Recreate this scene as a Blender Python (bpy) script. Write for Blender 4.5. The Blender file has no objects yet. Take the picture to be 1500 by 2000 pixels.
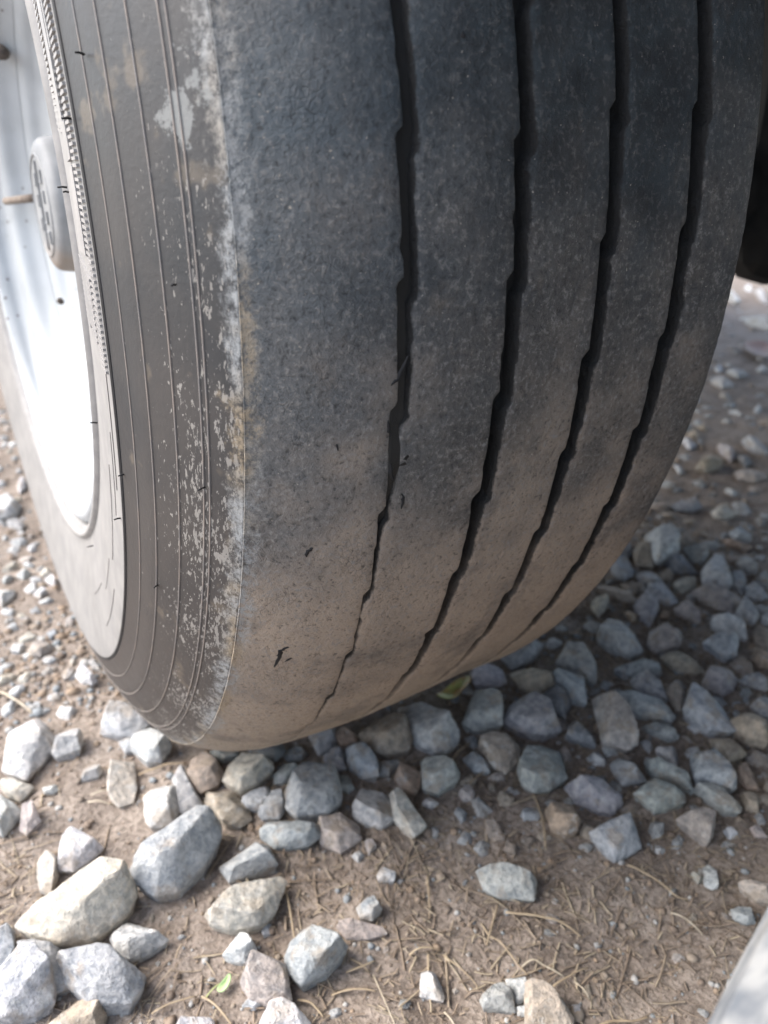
import bpy, bmesh, math, random
import numpy as np
from mathutils import Vector, Matrix, noise as mnoise
R = math.radians
random.seed(7); rng = np.random.default_rng(7)
sc = bpy.context.scene
COL = sc.collection

# ------------------------------------------------------------------ camera
HUB_Z = 0.388                       # loaded radius: the hub above the ground
CAM = Vector((-0.2007, -0.6106, 0.0222 + HUB_Z)); YAW, PITCH, FPX = R(31.058), R(-24.123), 1486.84
cd = bpy.data.cameras.new('camera'); cam = bpy.data.objects.new('camera', cd); COL.objects.link(cam)
cam.location = CAM; cam.rotation_euler = (R(90) + PITCH, 0, -YAW)
cd.sensor_fit = 'HORIZONTAL'; cd.sensor_width = 36; cd.lens = 36 * FPX / 1500
cd.clip_start = 0.01; cd.clip_end = 2000
cd.dof.use_dof = True; cd.dof.focus_distance = 0.30; cd.dof.aperture_fstop = 13
sc.camera = cam

# ------------------------------------------------------------------ sky, sun, exposure
SUN_AZ, SUN_EL = R(-62), R(48)
w = bpy.data.worlds.new('World'); sc.world = w; w.use_nodes = True
sk = w.node_tree.nodes.new('ShaderNodeTexSky'); sk.sky_type = 'NISHITA'; sk.sun_disc = False
sk.sun_elevation = SUN_EL; sk.sun_rotation = SUN_AZ; sk.air_density = 1.0; sk.dust_density = 2.5; sk.ozone_density = 1.0
bg = w.node_tree.nodes['Background']; hs = w.node_tree.nodes.new('ShaderNodeHueSaturation'); hs.inputs['Saturation'].default_value = 0.80   # thin overcast: a paler sky
w.node_tree.links.new(sk.outputs[0], hs.inputs['Color']); w.node_tree.links.new(hs.outputs[0], bg.inputs[0]); bg.inputs[1].default_value = 0.15
sd = bpy.data.lights.new('sun', 'SUN'); sd.energy = 1.5; sd.angle = R(45); sd.color = (1, 0.95, 0.88)
sun = bpy.data.objects.new('sun', sd); COL.objects.link(sun)
sdir = Vector((math.sin(SUN_AZ) * math.cos(SUN_EL), math.cos(SUN_AZ) * math.cos(SUN_EL), math.sin(SUN_EL)))
sun.rotation_euler = sdir.to_track_quat('Z', 'Y').to_euler(); sun.location = sdir * 20
vs = sc.view_settings; vs.view_transform = 'Standard'; vs.look = 'None'; vs.gamma = 1; vs.use_curve_mapping = False
vs.exposure = 1.62
sc.cycles.max_bounces = 8; sc.cycles.diffuse_bounces = 5; sc.cycles.use_denoising = True

# ------------------------------------------------------------------ helpers
FW = Vector((math.sin(YAW) * math.cos(PITCH), math.cos(YAW) * math.cos(PITCH), math.sin(PITCH)))
RT = Vector((math.cos(YAW), -math.sin(YAW), 0)); UP = RT.cross(FW)
def ray(px, py): return FW + RT * ((px - 750) / FPX) + UP * ((1000 - py) / FPX)
def on_ground(px, py, z=0.0):
    d = ray(px, py); return CAM + d * ((z - CAM.z) / d.z)
def at_x(px, py, x):
    d = ray(px, py); return CAM + d * ((x - CAM.x) / d.x)
def at_depth(px, py, t): return CAM + ray(px, py) * t

def _h(ix, iy, s):
    n = (ix * 374761393 + iy * 668265263 + s * 974634777) & 0xffffffff
    n = ((n ^ (n >> 13)) * 1274126177) & 0xffffffff
    return ((n ^ (n >> 16)) & 0xffff) / 65535.0
def vnoise(x, y, s=0):
    x = np.asarray(x, float); y = np.asarray(y, float)
    ix = np.floor(x).astype(np.int64); iy = np.floor(y).astype(np.int64); fx = x - ix; fy = y - iy
    fx = fx * fx * (3 - 2 * fx); fy = fy * fy * (3 - 2 * fy)
    a = _h(ix, iy, s) * (1 - fx) + _h(ix + 1, iy, s) * fx; b = _h(ix, iy + 1, s) * (1 - fx) + _h(ix + 1, iy + 1, s) * fx
    return (a * (1 - fy) + b * fy) * 2 - 1
def hgt(x, y):
    x = np.asarray(x, float); y = np.asarray(y, float)
    near = np.clip((np.hypot(x / 1.6, y) - 0.10) / 0.25, 0, 1)
    return (vnoise(x * 2.7 + 3, y * 2.7, 1) * 0.010 + vnoise(x * 9, y * 9, 2) * 0.0045) * near - 0.004 \
        + vnoise(x * 28, y * 28, 3) * 0.0028 + vnoise(x * 75, y * 75, 4) * 0.0014 + vnoise(x * 160, y * 160, 5) * 0.0008
def H(x, y): return float(hgt(x, y))

def link(name, me, m=None, parent=None, smooth=True):
    o = bpy.data.objects.new(name, me); COL.objects.link(o)
    if m is not None and not me.materials: me.materials.append(m)
    if smooth: me.shade_smooth()
    if parent: o.parent = parent
    return o
def tag(o, label=None, cat=None, group=None, kind=None):
    for k, v in (('label', label), ('category', cat), ('group', group), ('kind', kind)):
        if v: o[k] = v
    return o
def empty(name, loc=(0, 0, 0)):
    o = bpy.data.objects.new(name, None); COL.objects.link(o); o.location = loc; o.empty_display_size = 0.05; return o
def mesh(name, v, f):
    me = bpy.data.meshes.new(name); me.from_pydata([tuple(p) for p in v], [], [tuple(int(i) for i in q) for q in f]); me.update(); return me
def grid_mesh(name, P, close_u=False, close_v=False):
    """P: (nu, nv, 3) array of points"""
    nu, nv = P.shape[:2]; idx = np.arange(nu * nv).reshape(nu, nv)
    A = idx if not close_u else np.vstack([idx, idx[:1]])
    if close_v: A = np.hstack([A, A[:, :1]])
    q = np.stack([A[:-1, :-1], A[1:, :-1], A[1:, 1:], A[:-1, 1:]], -1).reshape(-1, 4)
    me = bpy.data.meshes.new(name); me.vertices.add(nu * nv); me.vertices.foreach_set('co', P.reshape(-1).astype(np.float32))
    me.loops.add(q.size); me.loops.foreach_set('vertex_index', q.reshape(-1).astype(np.int32))
    me.polygons.add(len(q)); me.polygons.foreach_set('loop_start', np.arange(0, q.size, 4, dtype=np.int32))
    me.polygons.foreach_set('loop_total', np.full(len(q), 4, np.int32)); me.update(calc_edges=True); me.validate(); return me
def lathe(name, prof, n=360):
    """prof: list of (x, r), revolved about the X axle; normals outward when prof runs -x to +x over the tread"""
    th = np.linspace(0, 2 * np.pi, n, endpoint=False); pr = np.array(prof, float)
    P = np.empty((n, len(pr), 3)); P[..., 0] = pr[None, :, 0]
    P[..., 1] = -np.cos(th)[:, None] * pr[None, :, 1]; P[..., 2] = np.sin(th)[:, None] * pr[None, :, 1]
    return grid_mesh(name, P, close_u=True)
def smooth_prof(pts, n=6):
    p = np.array(pts, float); out = []
    for i in range(len(p) - 1):
        p0 = p[max(i - 1, 0)]; p1 = p[i]; p2 = p[i + 1]; p3 = p[min(i + 2, len(p) - 1)]
        for k in range(n):
            t = k / n; out.append(0.5 * (2 * p1 + (p2 - p0) * t + (2 * p0 - 5 * p1 + 4 * p2 - p3) * t * t + (3 * p1 - p0 - 3 * p2 + p3) * t ** 3))
    out.append(p[-1]); return np.array(out)
def box_bm(bm, c, s, rot=None, bevel=0.0):
    r = bmesh.ops.create_cube(bm, size=1.0); vs_ = r['verts']
    bmesh.ops.scale(bm, vec=s, verts=vs_)
    if bevel: 
        e = list({e for v in vs_ for e in v.link_edges}); rb = bmesh.ops.bevel(bm, geom=e, offset=bevel, segments=3, profile=0.5, affect='EDGES'); vs_ = list({v for f in rb['faces'] for v in f.verts} | {v for v in vs_ if v.is_valid})
    if rot is not None: bmesh.ops.rotate(bm, cent=(0, 0, 0), matrix=rot, verts=vs_)
    bmesh.ops.translate(bm, vec=c, verts=vs_); return vs_
def done(bm, name, m, parent=None, smooth=False):
    bmesh.ops.recalc_face_normals(bm, faces=bm.faces); me = bpy.data.meshes.new(name); bm.to_mesh(me); bm.free(); return link(name, me, m, parent, smooth)
def tube(name, pts, rad, m=None, parent=None, seg=6, taper=1.0, flat=1.0):
    pts = [Vector(p) for p in pts]; V = []; F = []
    for i, p in enumerate(pts):
        t = (pts[min(i + 1, len(pts) - 1)] - pts[max(i - 1, 0)]).normalized()
        a = t.orthogonal().normalized() if abs(t.z) > 0.9 else t.cross(Vector((0, 0, 1))).normalized(); b = t.cross(a)
        rr = rad * (1 + (taper - 1) * i / (len(pts) - 1))
        for k in range(seg): V.append(p + (a * math.cos(2 * math.pi * k / seg) + b * math.sin(2 * math.pi * k / seg) * flat) * rr)
    for i in range(len(pts) - 1):
        for k in range(seg): F.append((i * seg + k, i * seg + (k + 1) % seg, (i + 1) * seg + (k + 1) % seg, (i + 1) * seg + k))
    F.append(tuple(range(seg))[::-1]); F.append(tuple((len(pts) - 1) * seg + k for k in range(seg)))
    return link(name, mesh(name, V, F), m, parent)

# ------------------------------------------------------------------ materials
class NT:
    def __init__(s, name):
        s.m = bpy.data.materials.new(name); s.m.use_nodes = True; s.t = s.m.node_tree; s.b = s.t.nodes['Principled BSDF']; s.tc = s.n('ShaderNodeTexCoord')
    def n(s, t, **k):
        d = s.t.nodes.new(t)
        for a, v in k.items(): setattr(d, a, v)
        return d
    def l(s, a, b): s.t.links.new(a, b)
    def put(s, node, i, v):
        if hasattr(v, 'is_linked'): s.l(v, node.inputs[i])
        else:
            if isinstance(v, tuple) and len(v) == 3 and len(node.inputs[i].default_value) == 4: v = v + (1,)
            node.inputs[i].default_value = v
    def map(s, scale=(1, 1, 1), rot=(0, 0, 0), src=None):
        d = s.n('ShaderNodeMapping'); s.l(src or s.tc.outputs['Object'], d.inputs[0]); d.inputs['Scale'].default_value = scale; d.inputs['Rotation'].default_value = rot; return d.outputs[0]
    def noise(s, scale, detail=4, rough=0.55, vec=None, dist=0.0):
        d = s.n('ShaderNodeTexNoise'); d.inputs['Scale'].default_value = scale; d.inputs['Detail'].default_value = detail; d.inputs['Roughness'].default_value = rough; d.inputs['Distortion'].default_value = dist
        s.l(vec or s.tc.outputs['Object'], d.inputs['Vector']); return d.outputs['Fac']
    def voro(s, scale, vec=None, feature='F1', rnd=1.0):
        d = s.n('ShaderNodeTexVoronoi'); d.feature = feature; d.inputs['Scale'].default_value = scale; d.inputs['Randomness'].default_value = rnd
        s.l(vec or s.tc.outputs['Object'], d.inputs['Vector']); return d.outputs['Distance']
    def rng(s, v, a, b, c=0.0, d=1.0, smooth=True):
        r = s.n('ShaderNodeMapRange'); r.interpolation_type = 'SMOOTHSTEP' if smooth else 'LINEAR'; s.put(r, 0, v)
        for i, q in enumerate((a, b, c, d)): s.put(r, i + 1, q)
        return r.outputs[0]
    def math(s, op, a, b=0.0, clamp=False):
        r = s.n('ShaderNodeMath', operation=op, use_clamp=clamp); s.put(r, 0, a); s.put(r, 1, b); return r.outputs[0]
    def mix(s, f, a, b, blend='MIX'):
        r = s.n('ShaderNodeMix', data_type='RGBA', blend_type=blend); s.put(r, 0, f); s.put(r, 6, a); s.put(r, 7, b); return r.outputs[2]
    def bump(s, h, strength=0.5, dist=0.001, prev=None):
        r = s.n('ShaderNodeBump'); r.inputs['Strength'].default_value = strength; r.inputs['Distance'].default_value = dist; s.l(h, r.inputs['Height'])
        if prev: s.l(prev, r.inputs['Normal'])
        return r.outputs[0]
    def out(s, col, rough=0.8, normal=None, spec=0.3, metal=0.0):
        s.put(s.b, 'Base Color', col); s.put(s.b, 'Roughness', rough); s.put(s.b, 'Specular IOR Level', spec); s.put(s.b, 'Metallic', metal)
        if normal: s.l(normal, s.b.inputs['Normal'])
        return s.m

def mat_tread():
    k = NT('worn_tread_rubber'); sep = k.n('ShaderNodeSeparateXYZ'); k.l(k.tc.outputs['Object'], sep.inputs[0]); X, Y, Z = sep.outputs
    big = k.noise(9, 5, 0.6); mid = k.noise(38, 5, 0.62); fine = k.noise(430, 6, 0.72); grit = k.noise(1500, 3, 0.6)
    flake = k.voro(210, vec=k.map((1, 1, 0.6)))
    # dust coat: picked up from the road on the lower part, ragged upper limit; its palest stage also paints ground bounce
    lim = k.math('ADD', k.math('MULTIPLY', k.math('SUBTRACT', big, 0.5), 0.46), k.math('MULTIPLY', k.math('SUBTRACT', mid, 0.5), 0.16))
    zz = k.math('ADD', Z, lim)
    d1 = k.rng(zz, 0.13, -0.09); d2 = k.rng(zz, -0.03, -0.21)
    c = k.mix(k.rng(k.noise(46, 6, 0.7), 0.32, 0.70), (0.010, 0.014, 0.018), (0.028, 0.041, 0.050))
    c = k.mix(k.math('MULTIPLY', k.rng(k.math('ADD', X, k.math('MULTIPLY', k.math('SUBTRACT', big, .5), .10)), -.005, -.095), .75), c, (0.088, 0.116, 0.140))      # scrubbed, chalky outer shoulder, with bluish sky light from the left put into the colour
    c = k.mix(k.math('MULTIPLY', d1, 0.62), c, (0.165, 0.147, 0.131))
    c = k.mix(k.math('MULTIPLY', d2, 0.88), c, (0.43, 0.345, 0.268))  # pale low dust, bounced ground light mixed into its colour
    c = k.mix(k.math('MULTIPLY', k.rng(k.noise(21, 5, .65), .54, .66), .42), c, (0.040, 0.047, 0.054))      # patches rubbed clean
    # scattered pale grit and rubbed flakes
    c = k.mix(k.math('MULTIPLY', k.rng(fine, 0.51, 0.64), k.rng(d1, 0, 1, .24, .75)), c, (0.25, 0.238, 0.225))
    c = k.mix(k.math('MULTIPLY', k.rng(k.noise(75, 5, 0.7, k.map((1, 1, .5))), 0.56, 0.70), k.rng(d1, 0, 1, .16, .34)), c, (0.155, 0.128, 0.105))
    c = k.mix(k.math('MULTIPLY', k.rng(fine, 0.46, 0.34), 0.68), c, (0.022, 0.024, 0.027))
    c = k.mix(k.rng(k.noise(700, 2), 0.705, 0.76), c, (0.34, 0.31, 0.27))
    ck = k.voro(430, vec=k.map((1, .8, .8)), feature='DISTANCE_TO_EDGE'); ckm = k.math('MULTIPLY', k.rng(ck, .10, .0), k.rng(k.noise(34, 4, .6), .50, .66)); c = k.mix(k.math('MULTIPLY', ckm, .20), c, (0.014, 0.014, 0.015))     # crazed rubber
    # scuffed pale shoulder edge
    e = k.math('ADD', X, k.math('MULTIPLY', k.math('SUBTRACT', k.noise(90, 7, 0.8), 0.5), 0.020))
    edge = k.math('MULTIPLY', k.rng(e, -0.1075, -0.1125), k.rng(k.noise(300, 6, 0.75), 0.36, 0.60))
    c = k.mix(k.math('MULTIPLY', edge, 0.85), c, k.mix(k.math('MULTIPLY', k.rng(k.noise(26, 3), 0.45, 0.62), k.rng(Z, .10, -.05, .2, 1.0)), (0.36, 0.37, 0.37), (0.38, 0.31, 0.22)))
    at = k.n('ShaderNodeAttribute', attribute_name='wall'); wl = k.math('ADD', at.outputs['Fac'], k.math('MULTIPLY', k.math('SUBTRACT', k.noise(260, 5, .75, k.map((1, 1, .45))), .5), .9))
    c = k.mix(k.math('MULTIPLY', k.rng(wl, .22, .50), k.rng(k.math('ADD', Z, lim), -.12, -.32, 1.0, .40)), c, (0.010, 0.010, 0.010))     # near-black groove walls, weaker low down
    h = k.math('ADD', k.math('MULTIPLY', fine, 1.0), k.math('MULTIPLY', k.rng(flake, 0.0, 0.5), 0.35))
    nb = k.bump(k.math('SUBTRACT', h, k.math('MULTIPLY', ckm, .16)), 0.9, 0.0015); nb = k.bump(grit, 0.45, 0.0003, nb); nb = k.bump(mid, 0.5, 0.0016, nb)
    return k.out(c, k.rng(big, 0.3, 0.7, 0.52, 0.72), nb, 0.42)
def mat_side():
    k = NT('tyre_sidewall_rubber'); sep = k.n('ShaderNodeSeparateXYZ'); k.l(k.tc.outputs['Object'], sep.inputs[0]); X, Y, Z = sep.outputs
    rr = k.math('SQRT', k.math('ADD', k.math('MULTIPLY', Y, Y), k.math('MULTIPLY', Z, Z)))
    an = k.math('ARCTAN2', Z, Y)
    cmb = k.n('ShaderNodeCombineXYZ'); k.l(rr, cmb.inputs[0]); k.l(k.math('MULTIPLY', an, 0.36), cmb.inputs[1]); k.l(X, cmb.inputs[2]); pv = cmb.outputs[0]
    lim_ = k.math('MULTIPLY', k.math('SUBTRACT', k.noise(60, 4, .7), .5), .10)
    big = k.noise(12, 5, 0.6); mid = k.noise(60, 5, 0.6); fine = k.noise(420, 4, 0.6)
    c = k.mix(k.rng(big, 0.32, 0.66), (0.029, 0.032, 0.036), (0.054, 0.050, 0.048))
    c = k.mix(k.math('MULTIPLY', k.rng(Z, 0.02, -0.25), 0.55), c, (0.082, 0.068, 0.059))
    c = k.mix(k.math('MULTIPLY', k.rng(k.noise(30, 4, 0.6, pv), 0.61, 0.68), 0.38), c, (0.19, 0.155, 0.115))
    # dried mud flecks, dragged along the running direction
    fl = k.noise(1, 4, 0.62, k.map((900, 300, 450), (0, 0, 0.6), pv)); fl2 = k.noise(1, 3, 0.6, k.map((480, 180, 300), (0, 0, 0.5), pv))
    patch = k.noise(22, 3, 0.6, pv)
    dens = k.math('MULTIPLY', k.rng(rr, 0.322, 0.366), k.math('MULTIPLY', k.rng(patch, 0.22, 0.6), k.rng(Z, 0.10, -0.08, 0.38, 1.08)))
    th = k.math('SUBTRACT', 0.735, k.math('MULTIPLY', dens, 0.165))
    m1 = k.rng(fl, th, k.math('ADD', th, 0.035)); m2 = k.math('MULTIPLY', k.rng(fl2, k.math('ADD', th, 0.0), k.math('ADD', th, 0.03)), k.rng(Z, .06, -.04))
    c = k.mix(k.math('MULTIPLY', k.math('MAXIMUM', m1, m2), 0.85), c, (0.27, 0.255, 0.235))
    # rubbed pale zone just below the tread shoulder
    ez = k.math('MULTIPLY', k.rng(X, -.1100, -.1115), k.math('MULTIPLY', k.rng(k.math('ADD', rr, k.math('MULTIPLY', k.math('SUBTRACT', k.noise(100, 7, 0.8), 0.5), 0.026)), 0.3722, 0.3785), k.rng(k.noise(260, 6, 0.78), 0.36, 0.58)))
    c = k.mix(k.math('MULTIPLY', ez, 0.8), c, k.mix(k.math('MULTIPLY', k.rng(k.noise(24, 3), 0.45, 0.6), k.rng(Z, .10, -.05, .2, 1.0)), (0.37, 0.385, 0.39), (0.36, 0.29, 0.20)))
    # old plaster-like splash high on the shoulder
    sp = k.n('ShaderNodeVectorMath', operation='DISTANCE'); k.l(k.tc.outputs['Object'], sp.inputs[0]); sp.inputs[1].default_value = SPLASH
    sm = k.rng(k.math('ADD', sp.outputs['Value'], k.math('MULTIPLY', k.math('SUBTRACT', k.noise(85, 6, 0.72), 0.5), 0.050)), 0.0095, 0.0060)
    c = k.mix(k.math('MULTIPLY', sm, 0.6), c, (0.27, 0.28, 0.275))
    # inner band: fine grey dust, brightened in its colour for the light it faces
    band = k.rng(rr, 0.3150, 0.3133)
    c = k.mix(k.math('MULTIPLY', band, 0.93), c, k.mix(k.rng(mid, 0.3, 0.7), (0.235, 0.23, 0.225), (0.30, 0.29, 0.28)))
    ln = k.math('MULTIPLY', k.rng(rr, 0.3127, 0.3130), k.rng(rr, 0.3141, 0.3138)); c = k.mix(ln, c, (0.012, 0.012, 0.014))
    c = k.mix(k.rng(k.math('ABSOLUTE', X), .1115, .1095), c, k.mix(k.rng(k.math('ADD', Z, lim_), -.10, -.24), (0.012, 0.012, 0.012), (0.15, 0.118, 0.092)))      # near-black groove floors, dusty low down
    nb = k.bump(fine, 0.35, 0.0005); nb = k.bump(m1, 0.5, 0.0004, nb)
    return k.out(c, k.rng(big, 0.3, 0.7, 0.46, 0.64), nb, 0.40)
def mat_ring():
    k = NT('raised_ring_rubber'); c = k.mix(k.rng(k.noise(90, 4), 0.35, 0.65), (0.24, 0.205, 0.18), (0.17, 0.16, 0.155)); return k.out(c, 0.6, k.bump(k.noise(500, 3), 0.3, 0.0004), 0.35)
def mat_plain(name, a, b, sc_=60, rough=0.6, spec=0.3, bump=0.3, bd=0.0005, metal=0.0):
    k = NT(name); n_ = k.noise(sc_, 5, 0.6); return k.out(k.mix(k.rng(n_, 0.32, 0.68), a, b), rough, k.bump(k.noise(sc_ * 6, 4), bump, bd), spec, metal)
def mat_rim():
    k = NT('white_wheel_paint'); big = k.noise(10, 5, 0.6); c = k.mix(k.rng(big, 0.35, 0.7), (0.40, 0.425, 0.445), (0.32, 0.338, 0.35))
    c = k.mix(k.math('MULTIPLY', k.rng(k.noise(34, 5, 0.7), 0.60, 0.72), 0.6), c, (0.24, 0.25, 0.26))
    sp = k.voro(95); c = k.mix(k.math('MULTIPLY', k.rng(sp, 0.16, 0.10), k.rng(k.noise(17, 3), 0.56, 0.62)), c, (0.10, 0.075, 0.06))
    return k.out(c, 0.38, k.bump(k.noise(130, 4), 0.2, 0.0006), 0.5)
def mat_cap():
    k = NT('dusty_hub_cap'); sep = k.n('ShaderNodeSeparateXYZ'); k.l(k.tc.outputs['Object'], sep.inputs[0]); Z = sep.outputs[2]
    c = k.mix(k.rng(k.noise(40, 5), 0.35, 0.65), (0.19, 0.195, 0.20), (0.26, 0.265, 0.27))
    c = k.mix(k.math('MULTIPLY', k.rng(k.math('ADD', Z, k.math('MULTIPLY', k.math('SUBTRACT', k.noise(60, 4), .5), 0.03)), -0.02, -0.045), 0.7), c, (0.26, 0.20, 0.15))
    return k.out(c, 0.6, k.bump(k.noise(260, 4), 0.3, 0.0005), 0.35)
def mat_stone():
    k = NT('crushed_stone'); oi = k.n('ShaderNodeObjectInfo'); base = oi.outputs['Color']
    add = k.n('ShaderNodeVectorMath', operation='ADD'); k.l(k.tc.outputs['Object'], add.inputs[0]); cm = k.n('ShaderNodeCombineXYZ')
    for i in range(3): k.l(k.math('MULTIPLY', oi.outputs['Random'], (7.3, 3.1, 5.7)[i]), cm.inputs[i])
    k.l(cm.outputs[0], add.inputs[1]); V = add.outputs[0]
    big = k.noise(55, 5, 0.6, V); mid = k.noise(190, 5, 0.65, V); fine = k.noise(900, 3, 0.6, V)
    c = k.mix(k.rng(mid, 0.30, 0.70), k.mix(1.0, base, (0.60, 0.63, 0.66), 'MULTIPLY'), k.mix(1.0, base, (1.22, 1.20, 1.17), 'MULTIPLY'))
    c = k.mix(k.math('MULTIPLY', k.rng(big, 0.52, 0.64), 0.55), c, (0.36, 0.295, 0.225))          # soil dust patches
    c = k.mix(k.math('MULTIPLY', k.rng(k.noise(80, 5, 0.75, V), 0.55, 0.66), 0.6), c, (0.58, 0.58, 0.56))   # pale mineral
    c = k.mix(k.math('MULTIPLY', k.rng(fine, 0.60, 0.70), 0.35), c, (0.12, 0.13, 0.14))
    geo = k.n('ShaderNodeNewGeometry'); c = k.mix(k.math('MULTIPLY', k.rng(geo.outputs['Pointiness'], 0.515, 0.60), 0.45), c, k.mix(0.5, base, (0.66, 0.66, 0.64)))   # chipped, paler edges
    nb = k.bump(mid, 0.9, 0.0034); nb = k.bump(fine, 0.7, 0.0011, nb)
    return k.out(c, 0.86, nb, 0.22)
def mat_gravel():
    k = NT('fine_gravel'); g = k.n('ShaderNodeNewGeometry'); r = k.n('ShaderNodeValToRGB'); k.l(g.outputs['Random Per Island'], r.inputs[0]); e = r.color_ramp; e.interpolation = 'CONSTANT'
    cs = [(0.30, 0.235, 0.18), (0.24, 0.19, 0.15), (0.36, 0.30, 0.24), (0.30, 0.32, 0.33), (0.34, 0.26, 0.19), (0.44, 0.43, 0.41), (0.24, 0.20, 0.165)]
    e.elements[0].color = cs[0] + (1,); e.elements[1].color = cs[1] + (1,); e.elements[1].position = 1 / 7
    for i in range(2, 7): q = e.elements.new(i / 7); q.color = cs[i] + (1,)
    c = k.mix(k.rng(k.noise(300, 4), 0.3, 0.7), k.mix(1.0, r.outputs[0], (0.75, 0.75, 0.75), 'MULTIPLY'), r.outputs[0])
    return k.out(c, 0.9, k.bump(k.noise(700, 3), 0.4, 0.0006), 0.2)
def mat_soil():
    k = NT('dry_soil'); big = k.noise(3.2, 5, 0.6); mid = k.noise(26, 6, 0.65); fine = k.noise(240, 5, 0.65); gr = k.noise(800, 3)
    c = k.mix(k.rng(mid, 0.30, 0.70), (0.245, 0.20, 0.167), (0.41, 0.348, 0.297)); c = k.mix(k.math('MULTIPLY', k.rng(big, 0.40, 0.65), 0.5), c, (0.42, 0.365, 0.315))
    c = k.mix(k.math('MULTIPLY', k.rng(fine, 0.56, 0.42), 0.45), c, (0.10, 0.076, 0.058)); c = k.mix(k.math('MULTIPLY', k.rng(gr, 0.60, 0.70), 0.5), c, (0.42, 0.38, 0.33))
    nb = k.bump(mid, 0.6, 0.006); nb = k.bump(fine, 1.0, 0.0034, nb); nb = k.bump(gr, 0.5, 0.0007, nb)
    return k.out(c, 0.95, nb, 0.15)
def mat_straw(name='dry_straw', obj=False):
    k = NT(name)
    if obj:
        oi = k.n('ShaderNodeObjectInfo'); col = oi.outputs['Color']
    else:
        g = k.n('ShaderNodeNewGeometry'); r = k.n('ShaderNodeValToRGB'); k.l(g.outputs['Random Per Island'], r.inputs[0]); e = r.color_ramp
        e.elements[0].color = (0.25, 0.195, 0.15, 1); e.elements[1].color = (0.52, 0.44, 0.32, 1); q = e.elements.new(0.5); q.color = (0.36, 0.285, 0.215, 1); col = r.outputs[0]
    c = k.mix(k.rng(k.noise(140, 3), 0.3, 0.7), k.mix(1.0, col, (0.72, 0.70, 0.68), 'MULTIPLY'), col); return k.out(c, 0.65, None, 0.3)
def mat_leaf(name, a, b):
    k = NT(name); c = k.mix(k.rng(k.noise(70, 4), 0.38, 0.62), a, b); return k.out(c, 0.5, k.bump(k.noise(260, 3), 0.3, 0.0006), 0.4)
def mat_cloth():
    k = NT('faded_trouser_cloth'); big = k.noise(75, 4, 0.6); c = k.mix(k.rng(big, 0.36, 0.64), (0.15, 0.165, 0.185), (0.32, 0.325, 0.325))
    c = k.mix(k.math('MULTIPLY', k.rng(k.noise(30, 3), 0.5, 0.68), 0.5), c, (0.42, 0.39, 0.33)); wv = k.noise(1, 2, 0.5, k.map((900, 250, 900)))
    return k.out(c, 0.9, k.bump(wv, 0.4, 0.0004), 0.15)

# point on the crown surface under a pixel (used for cracks and the splash)
KX = np.array([-.1134, -.104, -.094, -.083, -.066, -.0228, .0211, .066, .102, .110, .1134]); KR = np.array([.379, .3850, .3904, .3943, .3975, .400, .3987, .3968, .3965, .3915, .3850])
def crown(x): 
    p = smooth_prof(np.stack([KX, KR], 1), 8); return np.interp(x, p[:, 0], p[:, 1])
SIDE = [(-.1240, .2225), (-.1300, .2245), (-.1325, .2330), (-.1362, .2520), (-.1390, .2720), (-.1410, .2920), (-.1420, .3060), (-.1421, .3128), (-.1413, .3137), (-.1394, .3220), (-.1370, .3325), (-.1350, .3390), (-.1295, .3525), (-.1236, .3640), (-.1185, .3725), (-.1134, .3790)]
def side_r(x): 
    s = [q for q in SIDE if q[1] > .3138]; return np.interp(x, [q[0] for q in s], [q[1] for q in s])
def on_tyre(px, py):
    d = ray(px, py); last = None
    for i in range(4000):
        p = CAM + d * (0.12 + i * 0.0002); r = math.hypot(p.y, p.z - HUB_Z); x = p.x
        s = crown(x) if x > -.1134 else float(side_r(x))
        if r < s: return Vector((x, p.y, p.z - HUB_Z))
    return Vector((0, -.4, 0))
SPLASH = tuple(on_tyre(352, 200))

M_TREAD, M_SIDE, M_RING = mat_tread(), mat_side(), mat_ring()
M_BLACK = mat_plain('black_rubber', (0.012, 0.012, 0.013), (0.02, 0.02, 0.022), 80, 0.7)
M_RUBLINE = mat_plain('line_rubber', (0.10, 0.097, 0.095), (0.15, 0.143, 0.138), 80, 0.6)
M_RIM, M_CAP = mat_rim(), mat_cap()
M_BAND = mat_plain('lit_dusty_rubber', (0.26, 0.252, 0.245), (0.32, 0.308, 0.298), 90, 0.55)  # dusty rubber, colour raised for the light the sidewall band faces
M_RUST = mat_plain('rusty_steel', (0.20, 0.13, 0.08), (0.32, 0.24, 0.17), 120, 0.8)
M_STEM = mat_plain('dull_brown_rubber', (0.16, 0.125, 0.10), (0.24, 0.20, 0.165), 120, 0.8); M_LUMP = mat_plain('dark_rust', (0.06, 0.05, 0.045), (0.11, 0.09, 0.075), 300, 0.9)
M_STONE, M_GRAVEL, M_SOIL = mat_stone(), mat_gravel(), mat_soil()
M_STRAW, M_STRAW_O = mat_straw(), mat_straw('dry_straw_stalk', True)
M_CHASSIS = mat_plain('black_chassis_paint', (0.012, 0.013, 0.014), (0.035, 0.032, 0.029), 14, 0.6, 0.3, 0.3, 0.001)
M_WOOD = mat_plain('weathered_deck_wood', (0.11, 0.085, 0.06), (0.19, 0.15, 0.11), 20, 0.8)
M_CLOTH = mat_cloth(); M_SHOE = mat_plain('shoe_leather', (0.03, 0.028, 0.026), (0.06, 0.055, 0.05), 60)

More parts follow.
